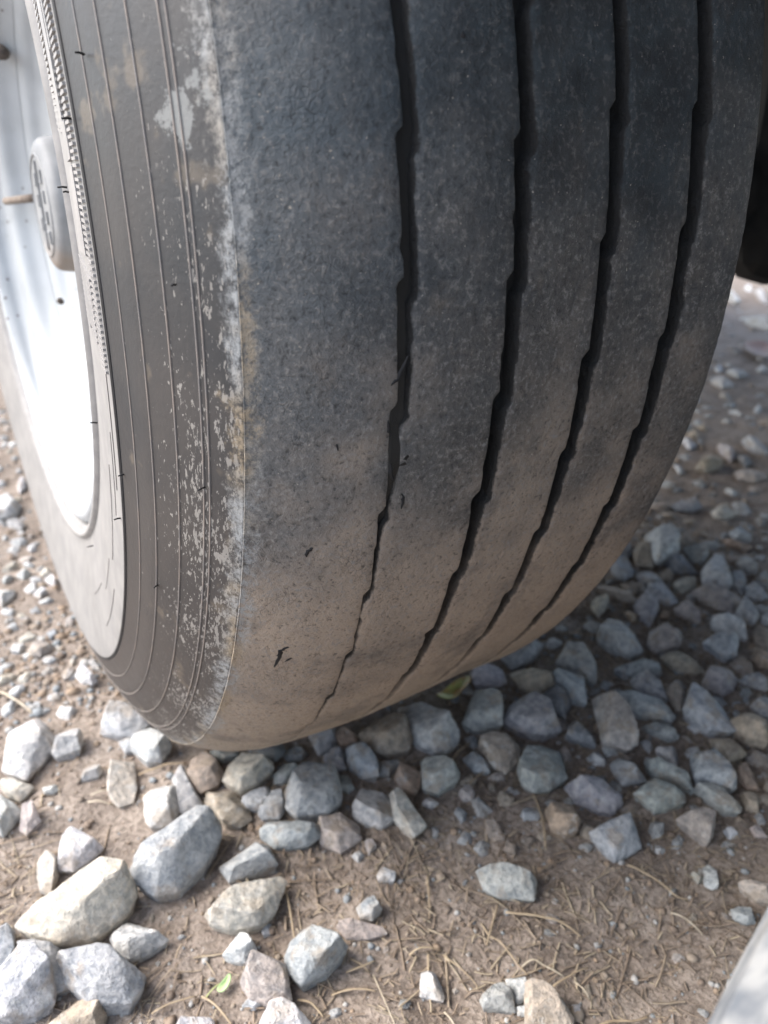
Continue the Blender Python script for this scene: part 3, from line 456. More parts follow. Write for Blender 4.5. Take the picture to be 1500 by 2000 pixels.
# ------------------------------------------------------------------ stones
# outlines of the stones and straws as they lie on the ground (colour | label | outline)
STONES = """
W|large white stone with a blunt upright top near the left edge|16,1444 72,1403 88,1415 104,1439 103,1465 53,1527 11,1513 12,1473
L|small pale pointed stone right beside the large upright white stone|104,1475 128,1444 155,1424 160,1433 157,1471 112,1483
C|cream stone with a pinkish tip tucked under the large upright white stone|1,1519 29,1519 65,1543 40,1569 16,1556 3,1540
W|bright white stone cut off by the left edge below the cream stone|-21,1553 0,1551 40,1583 40,1593 8,1637 -21,1620
K|small pinkish brown stone beside the bright white stone at left edge|44,1580 67,1575 80,1607 53,1633 39,1620
L|small flat pale grey chip lying left of the upright cream block|160,1516 187,1495 200,1503 192,1519 160,1527
L|tiny bluish grey chip on the soil right of the cream stone|83,1537 107,1531 115,1543 104,1552 88,1551
C|upright cream block with a grey right half below the tyre's left shoulder|213,1508 221,1489 259,1489 267,1540 259,1567 235,1581 219,1567 211,1540
W|white stone half hidden behind the tyre's lower left shoulder|200,1407 211,1380 253,1372 296,1412 261,1444 232,1444 200,1433
L|rough white and grey stone touching the tyre's lowest left corner|256,1444 296,1420 333,1457 315,1489 288,1492 259,1463
B|small blue-grey chip under the white stone behind the tyre shoulder|231,1447 256,1444 267,1468 245,1473
W|white cube-like stone with a flat front above the large blue-grey boulder|280,1551 293,1543 349,1537 349,1583 339,1615 296,1621 287,1609
G|grey slab leaning behind the white cube-like stone|336,1519 360,1500 373,1529 395,1577 381,1591 355,1593 349,1540
W|white wedge stone with a dark right slope, left of the big boulder|117,1647 133,1628 149,1625 200,1657 184,1676 144,1705 115,1700
K|pinkish tan rounded stone left of the white wedge stone|73,1684 88,1660 109,1673 112,1713 101,1753 80,1743 72,1700
B|large blue-grey stone with a white upper face, standing tilted left of centre|262,1695 300,1660 350,1615 405,1588 425,1600 425,1635 400,1690 350,1750 310,1760 270,1735
C|largest cream stone, long and pointed at its left end|35,1804 83,1752 181,1715 213,1709 261,1733 264,1765 245,1795 187,1840 125,1853 80,1837
L|blue-white wedge stone pointing right from under the largest cream stone|216,1829 248,1797 301,1824 327,1843 288,1867 256,1881 232,1861
B|large speckled blue-grey stone below the largest cream stone|109,1888 139,1859 187,1847 229,1864 279,1909 277,1933 256,1973 203,1973 176,1968 149,1933
L|large light grey stone with a pointed top in the bottom left corner|0,1923 43,1861 69,1877 107,1920 104,1965 67,1987 21,1996 -21,1987 -21,1941
G|flat dusty grey stone wedged under the largest cream stone|35,1851 67,1836 125,1853 112,1893 147,1933 112,1947 80,1893
L|light grey stone cut off by the left edge beside the largest cream stone|-16,1813 11,1811 28,1824 29,1861 11,1896 -16,1909
T|flat tan stone cut off by the bottom edge under the speckled blue-grey stone|96,1997 128,1976 160,1964 197,1973 205,1989 192,2027 96,2027
W|white stone just showing at the bottom edge left of centre|345,2000 391,1991 415,1995 423,2027 343,2027
R|rough brown stone directly under the tyre's pale lower edge|375,1487 396,1468 412,1476 436,1513 425,1537 393,1551 369,1529
E|pale greenish chip squeezed under the tyre beside the rough brown stone|412,1465 463,1465 463,1481 436,1492 423,1484
C|smooth yellowish cream stone close under the tyre|441,1505 471,1476 529,1492 532,1505 500,1537 471,1551 439,1529
B|teal grey stone under the tyre behind the yellowish cream stone|487,1465 508,1452 548,1449 556,1465 540,1487 529,1487
E|small grey-green stone between the yellowish cream and large oval stones|535,1513 556,1491 588,1497 583,1511 553,1532 537,1533
G|large flat oval grey stone with a pale rim below the tyre|557,1561 567,1537 593,1503 631,1493 655,1505 664,1545 663,1567 641,1596 583,1604 564,1585
T|knobbly tan stone below the rough brown stone|400,1564 407,1545 455,1545 484,1583 489,1601 468,1620 441,1615 420,1588
L|small crusty whitish stone lying on a blue-grey slab|472,1567 492,1551 524,1537 532,1561 511,1585 484,1583
B|blue-grey slab under the crusty whitish stone|505,1591 532,1543 553,1551 556,1583 545,1601 513,1601
G|grey block with a pale foot directly under the second tread rib|604,1439 620,1423 652,1417 655,1449 647,1465 623,1479
O|small reddish brown stone under the tyre left of the round brown stone|652,1441 671,1424 700,1441 695,1452 665,1456
D|dark blue-grey stone behind the large oval grey stone|633,1484 652,1465 671,1468 676,1505 660,1508
B|smooth blue stone standing right of the large oval grey stone|677,1463 700,1451 713,1460 737,1495 737,1524 708,1521 681,1495
R|round brown stone with dark pits under the tyre|705,1436 735,1399 767,1396 799,1407 804,1447 799,1468 753,1479 724,1468
E|small cream-green pebble at the right rim of the large oval stone|663,1511 679,1513 692,1540 681,1549 665,1543
G|grey stone with a notched top and pale lower half, right of the oval|691,1577 705,1547 753,1553 767,1567 767,1607 745,1621 713,1612 692,1593
C|long cream pebble leaning on the grey notched stone|760,1553 773,1543 789,1556 813,1588 831,1617 808,1637 787,1620 768,1596
B|long blue-grey block below the large oval stone|511,1620 524,1599 567,1607 617,1607 624,1633 599,1655 540,1660 513,1636
K|crumbly grey-tan stone right of the long blue-grey block|624,1609 647,1593 671,1591 700,1615 703,1644 665,1668 628,1652
B|brick-shaped grey stone with a pinkish top edge|432,1690 520,1642 540,1695 450,1728
W|tiny white pebble below the grey notched stone|687,1671 703,1660 713,1671 700,1685
K|tiny pinkish pebble above the tiny white pebble|711,1644 727,1637 735,1657 721,1671
G|grey stone behind the smooth blue stone and the small orange block|737,1487 764,1484 780,1489 759,1516 740,1519
D|dark stone deep in the gap under the tyre|551,1468 583,1460 601,1473 591,1487 561,1487
C|large two-tone stone, cream left and tan right, beside a long straw|405,1787 439,1744 479,1731 540,1709 553,1715 535,1787 508,1816 447,1821 415,1808
B|large blue-grey stone with a white left edge and a pointed foot|559,1872 572,1832 609,1816 660,1832 675,1845 668,1864 636,1907 591,1936 567,1901
K|rough tan-grey block left of the pointed blue-grey stone|472,1915 495,1869 556,1883 564,1920 569,1963 529,1965 489,1949
W|small pinkish white pebble under the two-tone cream and tan stone|437,1869 465,1829 487,1825 500,1853 479,1883 452,1877
W|white rounded stone at the bottom edge below the rough tan-grey block|511,2000 524,1968 553,1963 583,1976 604,2000 601,2027 511,2027
B|small round blue-grey stone alone on the soil below centre|697,1776 711,1757 729,1752 745,1779 727,1801 705,1795
K|flat pale pinkish stone half sunk below the small round blue-grey stone|660,1811 687,1799 745,1811 753,1824 719,1837 679,1835
L|small triangular pale stone above the small round blue-grey stone|737,1712 745,1693 772,1712 769,1723 740,1724
B|tiny blue chip in the shadow of the two-tone cream and tan stone|511,1819 529,1800 532,1824 516,1833
L|pale chip under the rough tan-grey block|473,1963 487,1949 513,1960 497,1975
B|big blue-grey stone with a blunt right foot, right of the round brown one|781,1383 829,1375 848,1396 872,1423 893,1431 891,1449 875,1471 851,1475 813,1455 795,1428
O|small orange block between the grey stones below the round brown stone|771,1521 781,1497 829,1508 813,1553 784,1540
E|smooth greenish grey stone right of the small orange block|824,1484 872,1476 896,1508 891,1527 856,1553 827,1545 824,1521
G|tapered grey stone standing just right of the yellow-green leaf|904,1417 928,1345 957,1343 981,1383 979,1420 925,1428
P|pinkish grey trapezoid stone right of the tapered grey stone|984,1412 1000,1372 1040,1356 1072,1383 1093,1428 1061,1444 1013,1431
T|half grey, half golden tan stone above a bent straw|936,1463 957,1444 995,1441 1015,1463 1011,1487 987,1515 957,1495
B|small blue stone left of the half grey half golden stone|905,1481 925,1469 952,1492 955,1511 925,1508
E|square mottled greenish stone with a straw stuck to its foot|1013,1505 1029,1463 1059,1452 1093,1463 1104,1521 1075,1545 1043,1551 1019,1532
D|dark blue stone right above the pinkish grey trapezoid|1056,1361 1093,1335 1115,1353 1115,1375 1104,1407 1080,1391
E|pale green-grey angular stone above the dark blue stone|1088,1292 1105,1275 1143,1269 1162,1301 1162,1339 1137,1326 1111,1316
B|blue angular stone with a straight right edge beside the dark blue stone|1075,1318 1105,1316 1137,1328 1143,1380 1124,1371 1088,1343
T|tan-grey stone between the purplish stone and the blue angular stone|1000,1319 1027,1305 1085,1327 1085,1345 1051,1359 1016,1345
P|purplish grey stone touching the tip of the yellow-green leaf|923,1324 947,1289 981,1305 987,1335 968,1343 928,1340
B|blue-grey stone half under the tyre's far lower edge|977,1284 1039,1247 1060,1258 1047,1279 1028,1296 1000,1308
D|dark bluish stone left of the tall brownish grey stone|1120,1409 1138,1409 1161,1442 1161,1462 1135,1452 1105,1442
O|orange-brown pebble below the purple stone|1067,1583 1080,1567 1117,1572 1132,1601 1125,1625 1104,1636 1075,1620
K|tiny pinkish grey pebble on bare soil below the small blue stone|896,1551 915,1532 928,1548 923,1565 904,1564
L|tiny pale pebble below the smooth greenish grey stone|824,1569 840,1556 856,1569 843,1580
P|purple-tinged stone with a rusty lower edge|1107,1533 1135,1520 1171,1531 1196,1561 1214,1569 1196,1591 1171,1591 1125,1569
K|tall brownish grey stone with a pointed top in the right-hand pile|1161,1358 1181,1361 1221,1401 1242,1457 1226,1465 1176,1455
B|light blue flat polygonal stone in the right-hand pile|1186,1361 1226,1348 1285,1356 1316,1401 1307,1413 1239,1401 1221,1386
G|grey stone propped behind the light blue polygonal stone|1234,1328 1262,1320 1292,1338 1302,1371 1282,1358 1239,1348
R|tan diamond-shaped stone wedged between two blue stones|1300,1351 1320,1330 1340,1356 1328,1389 1318,1386
B|large triangular blue-grey stone with a pointed top by the tan diamond|1335,1389 1348,1353 1371,1343 1411,1384 1434,1427 1419,1432 1383,1429 1348,1404
P|round purplish grey stone above the large triangular stone|1373,1335 1389,1310 1419,1301 1439,1325 1432,1348 1409,1363 1383,1348
T|large tan stone near the right edge beside the triangular blue-grey stone|1424,1414 1449,1396 1482,1399 1503,1442 1495,1457 1457,1447
G|grey stone cut off by the right edge above the large tan stone|1467,1379 1500,1363 1515,1376 1510,1406 1485,1399
G|thin grey stone under the light blue polygonal stone|1254,1419 1272,1413 1307,1422 1323,1444 1307,1449 1272,1432
T|long tan stone above the large smooth blue stone|1389,1442 1419,1444 1457,1470 1449,1482 1424,1490 1406,1472
B|large smooth blue stone near the right edge with a straight lower side|1351,1493 1353,1472 1373,1462 1396,1477 1429,1515 1435,1538 1424,1548 1389,1533 1356,1528
B|blue-grey triangular stone right of the purple-tinged stone|1193,1495 1209,1480 1242,1503 1262,1523 1247,1531 1214,1536
E|olive ridge-shaped stone behind the pale greenish star-shaped stone|1262,1487 1277,1482 1328,1508 1348,1528 1351,1556 1335,1548 1302,1520 1272,1508
E|pale greenish star-shaped stone in the right-hand pile|1239,1556 1277,1518 1302,1523 1335,1551 1335,1569 1302,1579 1277,1589
E|green-grey wedge stone under the large smooth blue stone|1358,1543 1373,1533 1411,1551 1447,1576 1442,1589 1416,1591 1389,1571
K|pinkish tan stone with a pointed foot at the pile's lower right|1323,1599 1343,1581 1389,1586 1394,1609 1389,1637 1381,1652 1356,1624
W|tiny whitish chip at the foot of the tall brownish grey stone|1176,1460 1201,1462 1206,1472 1183,1480
G|tiny grey chip right of the tall brownish grey stone's foot|1247,1452 1257,1444 1275,1462 1269,1475
L|small light grey stone left of the large smooth blue stone|1282,1465 1320,1457 1323,1477 1320,1500 1307,1493
O|narrow orange-tan stone right of the large smooth blue stone|1439,1503 1459,1493 1472,1515 1480,1543 1459,1541 1444,1523
T|rounded tan stone below the narrow orange-tan stone|1447,1553 1467,1542 1482,1563 1480,1589 1457,1581
R|brown stone cut off by the right edge beside the narrow orange-tan stone|1487,1503 1505,1495 1510,1553 1492,1541
B|speckled blue stone alone below the purple-tinged stone|1154,1629 1194,1597 1234,1600 1250,1651 1228,1668 1200,1682 1171,1657
L|tiny pale pebble at the foot of the triangular blue-grey stone|1343,1419 1363,1419 1371,1429 1356,1434
B|small blue-grey stone at the top of the pile behind the grey propped one|1254,1308 1272,1300 1290,1313 1287,1323 1262,1318
D|dark slate stone left of the small blue-grey stone in the pile|1199,1315 1221,1303 1252,1305 1247,1318 1216,1325
B|blue stone with a white edge near the right frame edge|1447,1330 1485,1315 1500,1346 1492,1351 1462,1341
L|small grey pebble below the pinkish tan pointed stone|1413,1624 1424,1617 1442,1634 1424,1642
K|small pinkish pebble near the right edge below the rounded tan stone|1465,1619 1485,1614 1498,1634 1475,1637
E|flat greenish grey stone crossed by two dark cracks, alone on the soil|933,1701 952,1693 989,1693 1029,1701 1044,1720 1041,1760 973,1755 947,1741
W|small pale upright pebble with a straw above it near the bottom|823,1899 837,1893 851,1901 867,1949 864,1960 821,1949
G|flat grey stone beside the split piece at the bottom|939,1955 963,1925 987,1919 1000,1944 1004,1979 944,1973
L|pale split piece between the flat grey and the big tan stone|989,1912 1027,1909 1029,1955 1008,1964
L|small pale block under the split piece at the bottom|1007,1967 1029,1965 1027,1987 1011,1984
T|big tan stone with a grey right flank at the bottom edge|1028,1923 1053,1920 1080,1941 1117,1987 1115,2013 1027,2013
W|tiny white pebble right of the pale upright pebble|883,1933 891,1929 896,1936 888,1943
L|small cream-grey leaf-shaped stone alone near the right edge|1373,1696 1383,1688 1399,1701 1401,1736 1389,1739 1375,1729
E|tiny greenish chip left of the leaf-shaped stone|1351,1706 1363,1703 1371,1721 1363,1726
K|flat grey-tan stone at the right edge above the pale trouser leg|1444,1726 1459,1716 1500,1746 1500,1767 1475,1762 1457,1746
B|small blue and tan stone touching the trouser leg's outline|1428,1777 1444,1769 1467,1774 1475,1802 1459,1807 1434,1797
P|small greyish pebble right of the big tan stone at the bottom edge|1117,1963 1133,1959 1133,1981 1120,1984
L|angular grey and white stone below the tyre's right edge, shaded inside|1262,1050 1281,1036 1311,1036 1325,1069 1318,1085 1285,1104 1276,1092 1290,1059
T|upright tan stone left of the angular grey and white stone|1236,1080 1253,1057 1267,1073 1274,1111 1243,1106
B|dark blue stone close under the tyre's right edge|1194,1106 1208,1090 1227,1094 1236,1125 1220,1134 1201,1127
G|grey stone behind the dark blue stone, touching the tyre's edge|1201,1078 1227,1059 1236,1073 1222,1094 1204,1092
P|purplish oval stone right of the dark blue stone|1243,1120 1271,1113 1295,1139 1283,1150 1248,1139
D|dark grey stone in the middle of the shaded pile|1299,1099 1327,1090 1351,1106 1360,1118 1327,1122 1309,1115
G|mottled grey stone above the dark grey stone in the shade|1337,1069 1360,1066 1383,1080 1372,1101 1348,1097
L|large light grey stone with a rounded foot in the shaded pile|1372,1118 1393,1085 1414,1090 1416,1125 1430,1143 1418,1155 1372,1143
C|egg-shaped yellowish stone in the shaded pile|1316,1143 1337,1129 1360,1129 1358,1146 1332,1162 1318,1157
R|small round brown stone left above the egg-shaped yellowish stone|1288,1118 1302,1111 1316,1125 1309,1141 1295,1136
B|bluish stone below the purplish oval stone|1262,1157 1295,1146 1313,1160 1323,1178 1311,1185 1283,1171
P|upright purplish grey oval stone with a pointed foot|1239,1185 1257,1166 1283,1176 1285,1190 1267,1226 1250,1216
B|large smooth light blue-grey stone with a pointed top right of the tyre|1168,1251 1194,1204 1215,1213 1239,1234 1253,1272 1227,1286 1206,1279 1180,1260
K|pinkish brown lumpy stone right of the large smooth blue-grey stone|1264,1260 1269,1239 1299,1227 1332,1241 1327,1260 1299,1265 1281,1279
K|long beige-grey stone below the large light grey one|1353,1157 1374,1153 1414,1167 1444,1160 1451,1178 1430,1199 1402,1195 1367,1174
B|broad blue stone with a pointed foot near the right edge|1374,1258 1397,1239 1442,1241 1437,1281 1418,1290 1393,1272
L|light grey stone lying on top of the broad blue stone|1390,1223 1395,1199 1421,1204 1453,1232 1456,1251 1439,1244 1407,1234
G|rounded grey stone right of the long beige-grey stone|1432,1209 1451,1174 1472,1183 1481,1204 1472,1223 1444,1218
R|brown stone cut off by the right edge above an orange stone|1470,1241 1481,1223 1502,1232 1502,1274 1477,1260
O|orange stone at the right edge of the frame|1465,1283 1477,1265 1502,1283 1502,1307 1481,1302
R|rounded brown stone left of the orange stone at right edge|1425,1302 1444,1286 1467,1295 1470,1314 1449,1321
T|tan ridge-shaped stone below the pinkish brown lumpy stone|1290,1281 1318,1276 1344,1295 1374,1311 1353,1318 1323,1316 1309,1297
B|flat blue stone below the large smooth light blue-grey stone|1201,1309 1227,1297 1255,1283 1288,1307 1290,1318 1255,1316 1215,1323
B|narrow bluish stone at the right of the shaded pile|1428,1120 1453,1111 1456,1143 1449,1164 1432,1148
G|grey-blue stone behind the narrow bluish stone|1439,1101 1460,1087 1479,1101 1477,1122 1460,1120
B|blue stone with pale streaks right of the narrow bluish stone|1456,1146 1472,1141 1500,1167 1484,1176 1458,1167
B|bluish stone cut by the right edge above the pale-streaked blue one|1477,1129 1493,1120 1502,1125 1502,1157 1486,1143
K|long thin pinkish brown stone close to the tyre's right edge|1171,1143 1183,1141 1236,1171 1239,1178 1220,1176
R|reddish brown stone above the long thin pinkish one|1213,1139 1248,1141 1262,1155 1243,1162 1222,1153
C|small cream stone close to the tyre's right edge|1155,1185 1164,1167 1190,1169 1183,1190 1169,1204
O|tiny orange pebble left of the upright purplish oval stone|1220,1199 1229,1190 1243,1206 1234,1216
O|tiny orange-brown pebble right of the upright purplish oval stone|1295,1190 1309,1197 1304,1209 1290,1206
B|pale blue stone lying alone above the shaded pile|1311,992 1327,982 1360,980 1369,989 1351,999 1318,999
C|cream bone-shaped stone right of the pale blue stone|1390,1003 1402,999 1437,994 1442,1003 1414,1015 1400,1013
B|blurred blue block below the cream bone-shaped stone|1425,1041 1439,1034 1465,1048 1465,1057 1437,1055
O|tan stone under the blurred blue block|1411,1055 1437,1059 1467,1066 1458,1076 1425,1066
K|pale brown slab left below the long beige-grey stone|1318,1190 1337,1178 1367,1204 1367,1216 1351,1213
L|light stone cut by the right edge beside the rounded grey one|1484,1206 1502,1195 1502,1223 1486,1218
T|blurred tan triangular stone behind the tyre in the shade|1360,916 1388,883 1410,907 1378,921
P|blade-shaped grey stone right of the blurred tan triangle|1403,869 1419,874 1437,894 1428,901 1410,887
L|small pale stone close behind the tyre's right edge|1331,860 1349,858 1360,869 1347,880
L|small pale oval stone left below the blurred tan triangle|1315,912 1325,907 1338,923 1327,926
G|long blurred grey stone at the right edge behind the tyre|1451,858 1473,862 1500,883 1496,890 1471,883
D|dark blurred stone below the long grey one at right|1439,894 1460,887 1469,905 1455,912
K|pinkish slab at the right edge in the shade behind the tyre|1435,923 1446,916 1478,923 1496,934 1473,944 1442,939
L|tiny pale stone alone high at the right in the shade|1471,802 1482,793 1487,800 1477,808
L|blurred pale flat stone beside the tyre's upper right edge|1390,745 1401,736 1425,744 1432,754 1410,760
L|blurred pale stone behind the flat one at the tyre's right|1420,726 1434,720 1461,733 1440,738
L|small blurred stone left of the pale pair at the tyre's right|1396,721 1404,715 1411,723 1404,729
W|long white stone in the sunlit strip under the axle|1455,624 1462,618 1500,636 1500,645 1477,634
W|white wedge at the tyre's edge in the sunlit strip|1417,576 1429,564 1444,591 1434,591
W|blurred white stone right below the black axle casing|1476,564 1492,570 1497,594 1485,588
L|small pale stone at the right edge below the brown leaf|1477,723 1488,715 1498,726 1485,727
W|small bright pebble between the white wedge and the axle casing|1455,561 1464,561 1468,570 1458,568
W|white stone with a notched right end left of the tyre's foot|147,1318 160,1298 170,1312 174,1326 190,1330 180,1338 160,1332
K|blurred rounded tan stone on the soil left of the tyre|54,1268 76,1250 96,1262 104,1270 80,1284 60,1280
B|small blue-white pebble above the blurred rounded tan stone|92,1240 110,1230 114,1242 100,1250
W|small bluish white chip at the left foot of the rounded tan stone|43,1282 50,1274 64,1280 56,1288
W|white stone in the gravel left of the tyre, above the long white chip|66,1162 80,1150 92,1156 78,1170
W|white stone touching the tyre's left outline|90,1134 100,1122 110,1142 106,1146
L|pale bluish stone left of the white one touching the tyre|32,1124 44,1112 60,1120 46,1134
L|bluish white stone cut by the left edge in the gravel|0,1170 0,1152 28,1150 26,1164 12,1168 4,1186
L|small pale stone above the bluish white stone at the left edge|4,1134 18,1122 28,1126 10,1142
W|long flat white chip in the gravel left of the tyre|76,1174 96,1168 106,1172 96,1178 80,1180
W|white stone pressed against the tyre's sidewall near the ground|176,1292 186,1286 200,1316 180,1308
K|small pinkish pebble against the tyre's sidewall outline|128,1216 136,1206 146,1218 140,1224
C|tiny cream pebble above the white stone with a notched end|136,1292 142,1288 148,1294 140,1302
L|blue-white pebble cut by the left edge on the soil|0,1280 6,1282 10,1292 0,1296
W|dazzling white stone cut by the left edge beside the tyre's sidewall|-4,976 18,971 39,985 35,999 21,1013 -4,1020
W|white stone between the dazzling white stone and the tyre sidewall|33,950 40,936 49,941 49,953 39,965
G|grey stone under the dazzling white stone|14,1025 32,1013 49,1023 42,1037 18,1030
L|small pale pebble high beside the tyre's left outline|32,918 39,916 42,923 33,925
L|small pale pebble by the tyre outline below the grey stone|53,1069 63,1065 72,1074 60,1081
"""
STRAWS = """
T|2.2|long straw lying down from the two-tone cream and tan stone|555,1715 564,1760 575,1827
P|1.3|thin pale straw beside the long straw by the pointed blue-grey stone|577,1800 587,1824
T|2.6|forked straw right of the pointed blue-grey stone|676,1880 705,1875 732,1859
T|2.2|straw crossing the forked straw|684,1856 721,1880
P|1.6|long thin straw curving down right of the forked straw|729,1883 748,1936 772,1989
T|2.2|straw lying level below the forked straw|647,1923 687,1917 735,1920
T|2.4|bent straw at the foot of the pointed blue-grey stone|580,1939 609,1949 631,1973
T|2.4|straw running under the small green leaf|392,1931 420,1952 452,1985
G|1.8|yellow-green stalk of the small green leaf|399,1933 420,1915 436,1901
T|3.2|thick golden stalk right below the cracked greenish stone|989,1765 1059,1779 1096,1789 1139,1811
T|2.2|straw hanging from the cracked greenish stone|973,1752 957,1811 952,1827
T|2.2|bent straw below the hanging straw|941,1784 957,1811 979,1827 1011,1867 1032,1888
P|2.4|pale arched straw right of the bent straw|1021,1872 1043,1864 1067,1875 1104,1891
T|2.2|straw crossing the end of the pale arched straw|1083,1909 1117,1891 1152,1867
P|2.0|short straw right of the crossing straw|1125,1897 1155,1933
T|2.4|straw standing above the pale upright pebble|837,1843 837,1893
T|2.6|flat straw lying across the top of the standing straw|800,1851 827,1839 864,1837
T|1.8|thin curved straw left of the flat grey stone|867,1843 915,1885 936,1907
P|2.2|short straw right of the pale upright pebble|869,1952 893,1989
T|2.2|upright straw left of the cracked greenish stone|835,1688 840,1752
T|2.4|straw stuck to the foot of the square mottled stone|1043,1543 1061,1601 1067,1641
T|2.4|bent straw under the half grey half golden stone|917,1519 952,1492
T|2.2|short straw above the small blue stone|880,1479 920,1433
T|2.4|long straw running down right of the speckled blue stone|1229,1675 1277,1701 1323,1734 1348,1741
P|2.2|straw continuing below the long straw at right|1315,1762 1348,1782 1378,1805
T|3.0|bundle of pale straw near the bottom edge at right|1166,1987 1204,1974 1239,1972 1272,1960
P|2.4|straw pointing at the upright cream block|176,1551 216,1537
P|2.2|level straw below the one pointing at the cream block|171,1564 219,1564
T|2.6|stout straw under the rough white and grey stone|269,1504 307,1497 363,1487
T|2.2|straw right of the large speckled blue-grey stone|293,1965 341,1947 381,1931
P|3.0|pale straw by the left edge above the large white stone|0,1350 30,1366 62,1388
O|2.0|reddish straw between the oval stone and the notched stone|663,1551 697,1569
"""
PAL = dict(W=(.68, .68, .67), L=(.58, .59, .59), B=(.41, .43, .445), G=(.40, .405, .40), D=(.24, .255, .27), T=(.46, .385, .295), C=(.60, .56, .47), O=(.45, .325, .225), P=(.42, .40, .415), K=(.46, .40, .355), E=(.42, .44, .41), R=(.33, .265, .21))
PAL = {k_: tuple(.80 * v_ + .20 * .44 for v_ in c_) for k_, c_ in PAL.items()}
def rock(fp, t, seed, sub=2):
    """faceted stone from a ground footprint (list of 2-D points about 0) and a thickness"""
    r_ = random.Random(seed); bm = bmesh.new(); ext = max(math.hypot(*p) for p in fp); sh = Vector((r_.uniform(-.12, .12), r_.uniform(-.12, .12))) * ext
    tilt = Vector((r_.uniform(-.35, .35), r_.uniform(-.35, .35)))
    for p in fp:
        z = .38 * t + r_.uniform(-.10, .12) * t; bm.verts.new((p[0], p[1], z))
        bm.verts.new((p[0] * .8, p[1] * .8, -.12 * t)); q = r_.uniform(.35, .84)
        bm.verts.new((p[0] * q + sh.x, p[1] * q + sh.y, t * (.92 + .10 * r_.random()) + (p[0] * tilt.x + p[1] * tilt.y) * .55))
    rs = bmesh.ops.convex_hull(bm, input=bm.verts); bmesh.ops.delete(bm, geom=[g for g in rs['geom_interior'] if isinstance(g, bmesh.types.BMVert)], context='VERTS')
    bmesh.ops.dissolve_limit(bm, angle_limit=R(9), verts=bm.verts, edges=bm.edges)
    bmesh.ops.bevel(bm, geom=bm.edges[:], offset=ext * .022, segments=1, profile=.5, affect='EDGES', clamp_overlap=True)
    bmesh.ops.triangulate(bm, faces=bm.faces)
    for _ in range(sub):
        lg = [e for e in bm.edges if e.calc_length() > ext * .13]
        if lg: bmesh.ops.subdivide_edges(bm, edges=lg, cuts=1, use_grid_fill=False); bmesh.ops.triangulate(bm, faces=bm.faces)
    o_ = Vector((seed * .37, seed * .71, seed * .13)); bm.normal_update()
    for v in bm.verts:
        c_ = v.co / ext; v.co += v.normal * ext * (.024 * mnoise.noise(c_ * 1.7 + o_) + .030 * (.35 - abs(mnoise.noise(c_ * 3.4 + o_))) + .013 * mnoise.noise(c_ * 8 + o_) + .008 * mnoise.noise(c_ * 17 + o_))
    bmesh.ops.recalc_face_normals(bm, faces=bm.faces); me = bpy.data.meshes.new('stone'); bm.to_mesh(me); bm.free(); me.materials.append(M_STONE); me.shade_smooth(); me.set_sharp_from_angle(angle=R(27)); return me
def place_stone(col, label, poly, idx):
    P0 = [on_ground(x, y) for x, y in poly]; c = sum(P0, Vector()) / len(P0); dep = (c - CAM).length
    vx, vy = (c.x - CAM.x), (c.y - CAM.y); L = math.hypot(vx, vy); vd = Vector((vx / L, vy / L)); el = CAM.z / L
    w_px = max(p[0] for p in poly) - min(p[0] for p in poly); h_px = max(p[1] for p in poly) - min(p[1] for p in poly)
    rr_ = random.Random(idx); sz = min(w_px, h_px) / FPX * dep; t = sz * rr_.uniform(.50, .68); gz = H(c.x, c.y)
    pts = [on_ground(x, y, gz + .36 * t) for x, y in poly]; c = sum(pts, Vector()) / len(pts); fp = []
    ext_v = max((p - c).xy.dot(vd) for p in pts) - min((p - c).xy.dot(vd) for p in pts); k = max(.55, 1 - .42 * t / el / max(ext_v, 1e-4))
    for p in pts:
        d = (p - c).xy; a = d.dot(vd); d = d + vd * (a * k - a); fp.append((d.x * 1.10, d.y * 1.10))
    o = bpy.data.objects.new('stone', rock(fp, t, idx, 3)); COL.objects.link(o); o.location = (c.x, c.y, gz - .03 * t)
    b_ = PAL[col]; j = [rr_.uniform(.97, 1.04) for _ in range(3)]; g_ = rr_.uniform(.9, 1.1); o.color = (b_[0] * g_ * j[0], b_[1] * g_, b_[2] * g_ * j[2], 1)
    return tag(o, label, 'stone', 'stones around the wheel')
STN = []
for i, ln_ in enumerate(STONES.strip().split('\n')):
    col, lab, ps = ln_.split('|'); STN.append(place_stone(col, lab, [tuple(float(v) for v in p.split(',')) for p in ps.split()], i + 1))

# small pebbles that can be counted but not told apart
protos = []
for i in range(7):
    n_ = 7; a0 = random.random(); fp = [(math.cos(2 * math.pi * (k + a0 + random.uniform(-.25, .25)) / n_) * random.uniform(.0070, .0115), math.sin(2 * math.pi * (k + a0) / n_) * random.uniform(.0050, .0095)) for k in range(n_)]
    protos.append(rock(fp, random.uniform(.008, .011), 900 + i, 2))
PEB = []; USED = set()
CN = dict(W='white', L='pale grey', B='bluish', G='grey', D='dark grey', T='tan', C='cream', O='orange', P='purplish', K='pinkish', E='greenish', R='brown')
def to_px(p):
    d = Vector(p) - CAM; z = d.dot(FW); return 750 + FPX * d.dot(RT) / z, 1000 - FPX * d.dot(UP) / z
def pebble_label(cc, size, g, fallback):
    x, y = to_px(g); c_ = sorted(STN, key=lambda o: (o.location.x - g.x) ** 2 + (o.location.y - g.y) ** 2)[:8]
    for o in c_:
        ox, oy = to_px(o.location); dx, dy = x - ox, y - oy
        rel = ('right of' if dx > 0 else 'left of') if abs(dx) > abs(dy) else ('below' if dy > 0 else 'above')
        lab = f"{size} {CN[cc]} pebble {rel} the {o['label']}"
        if len(lab.split()) <= 16 and lab not in USED: USED.add(lab); return lab
    return fallback
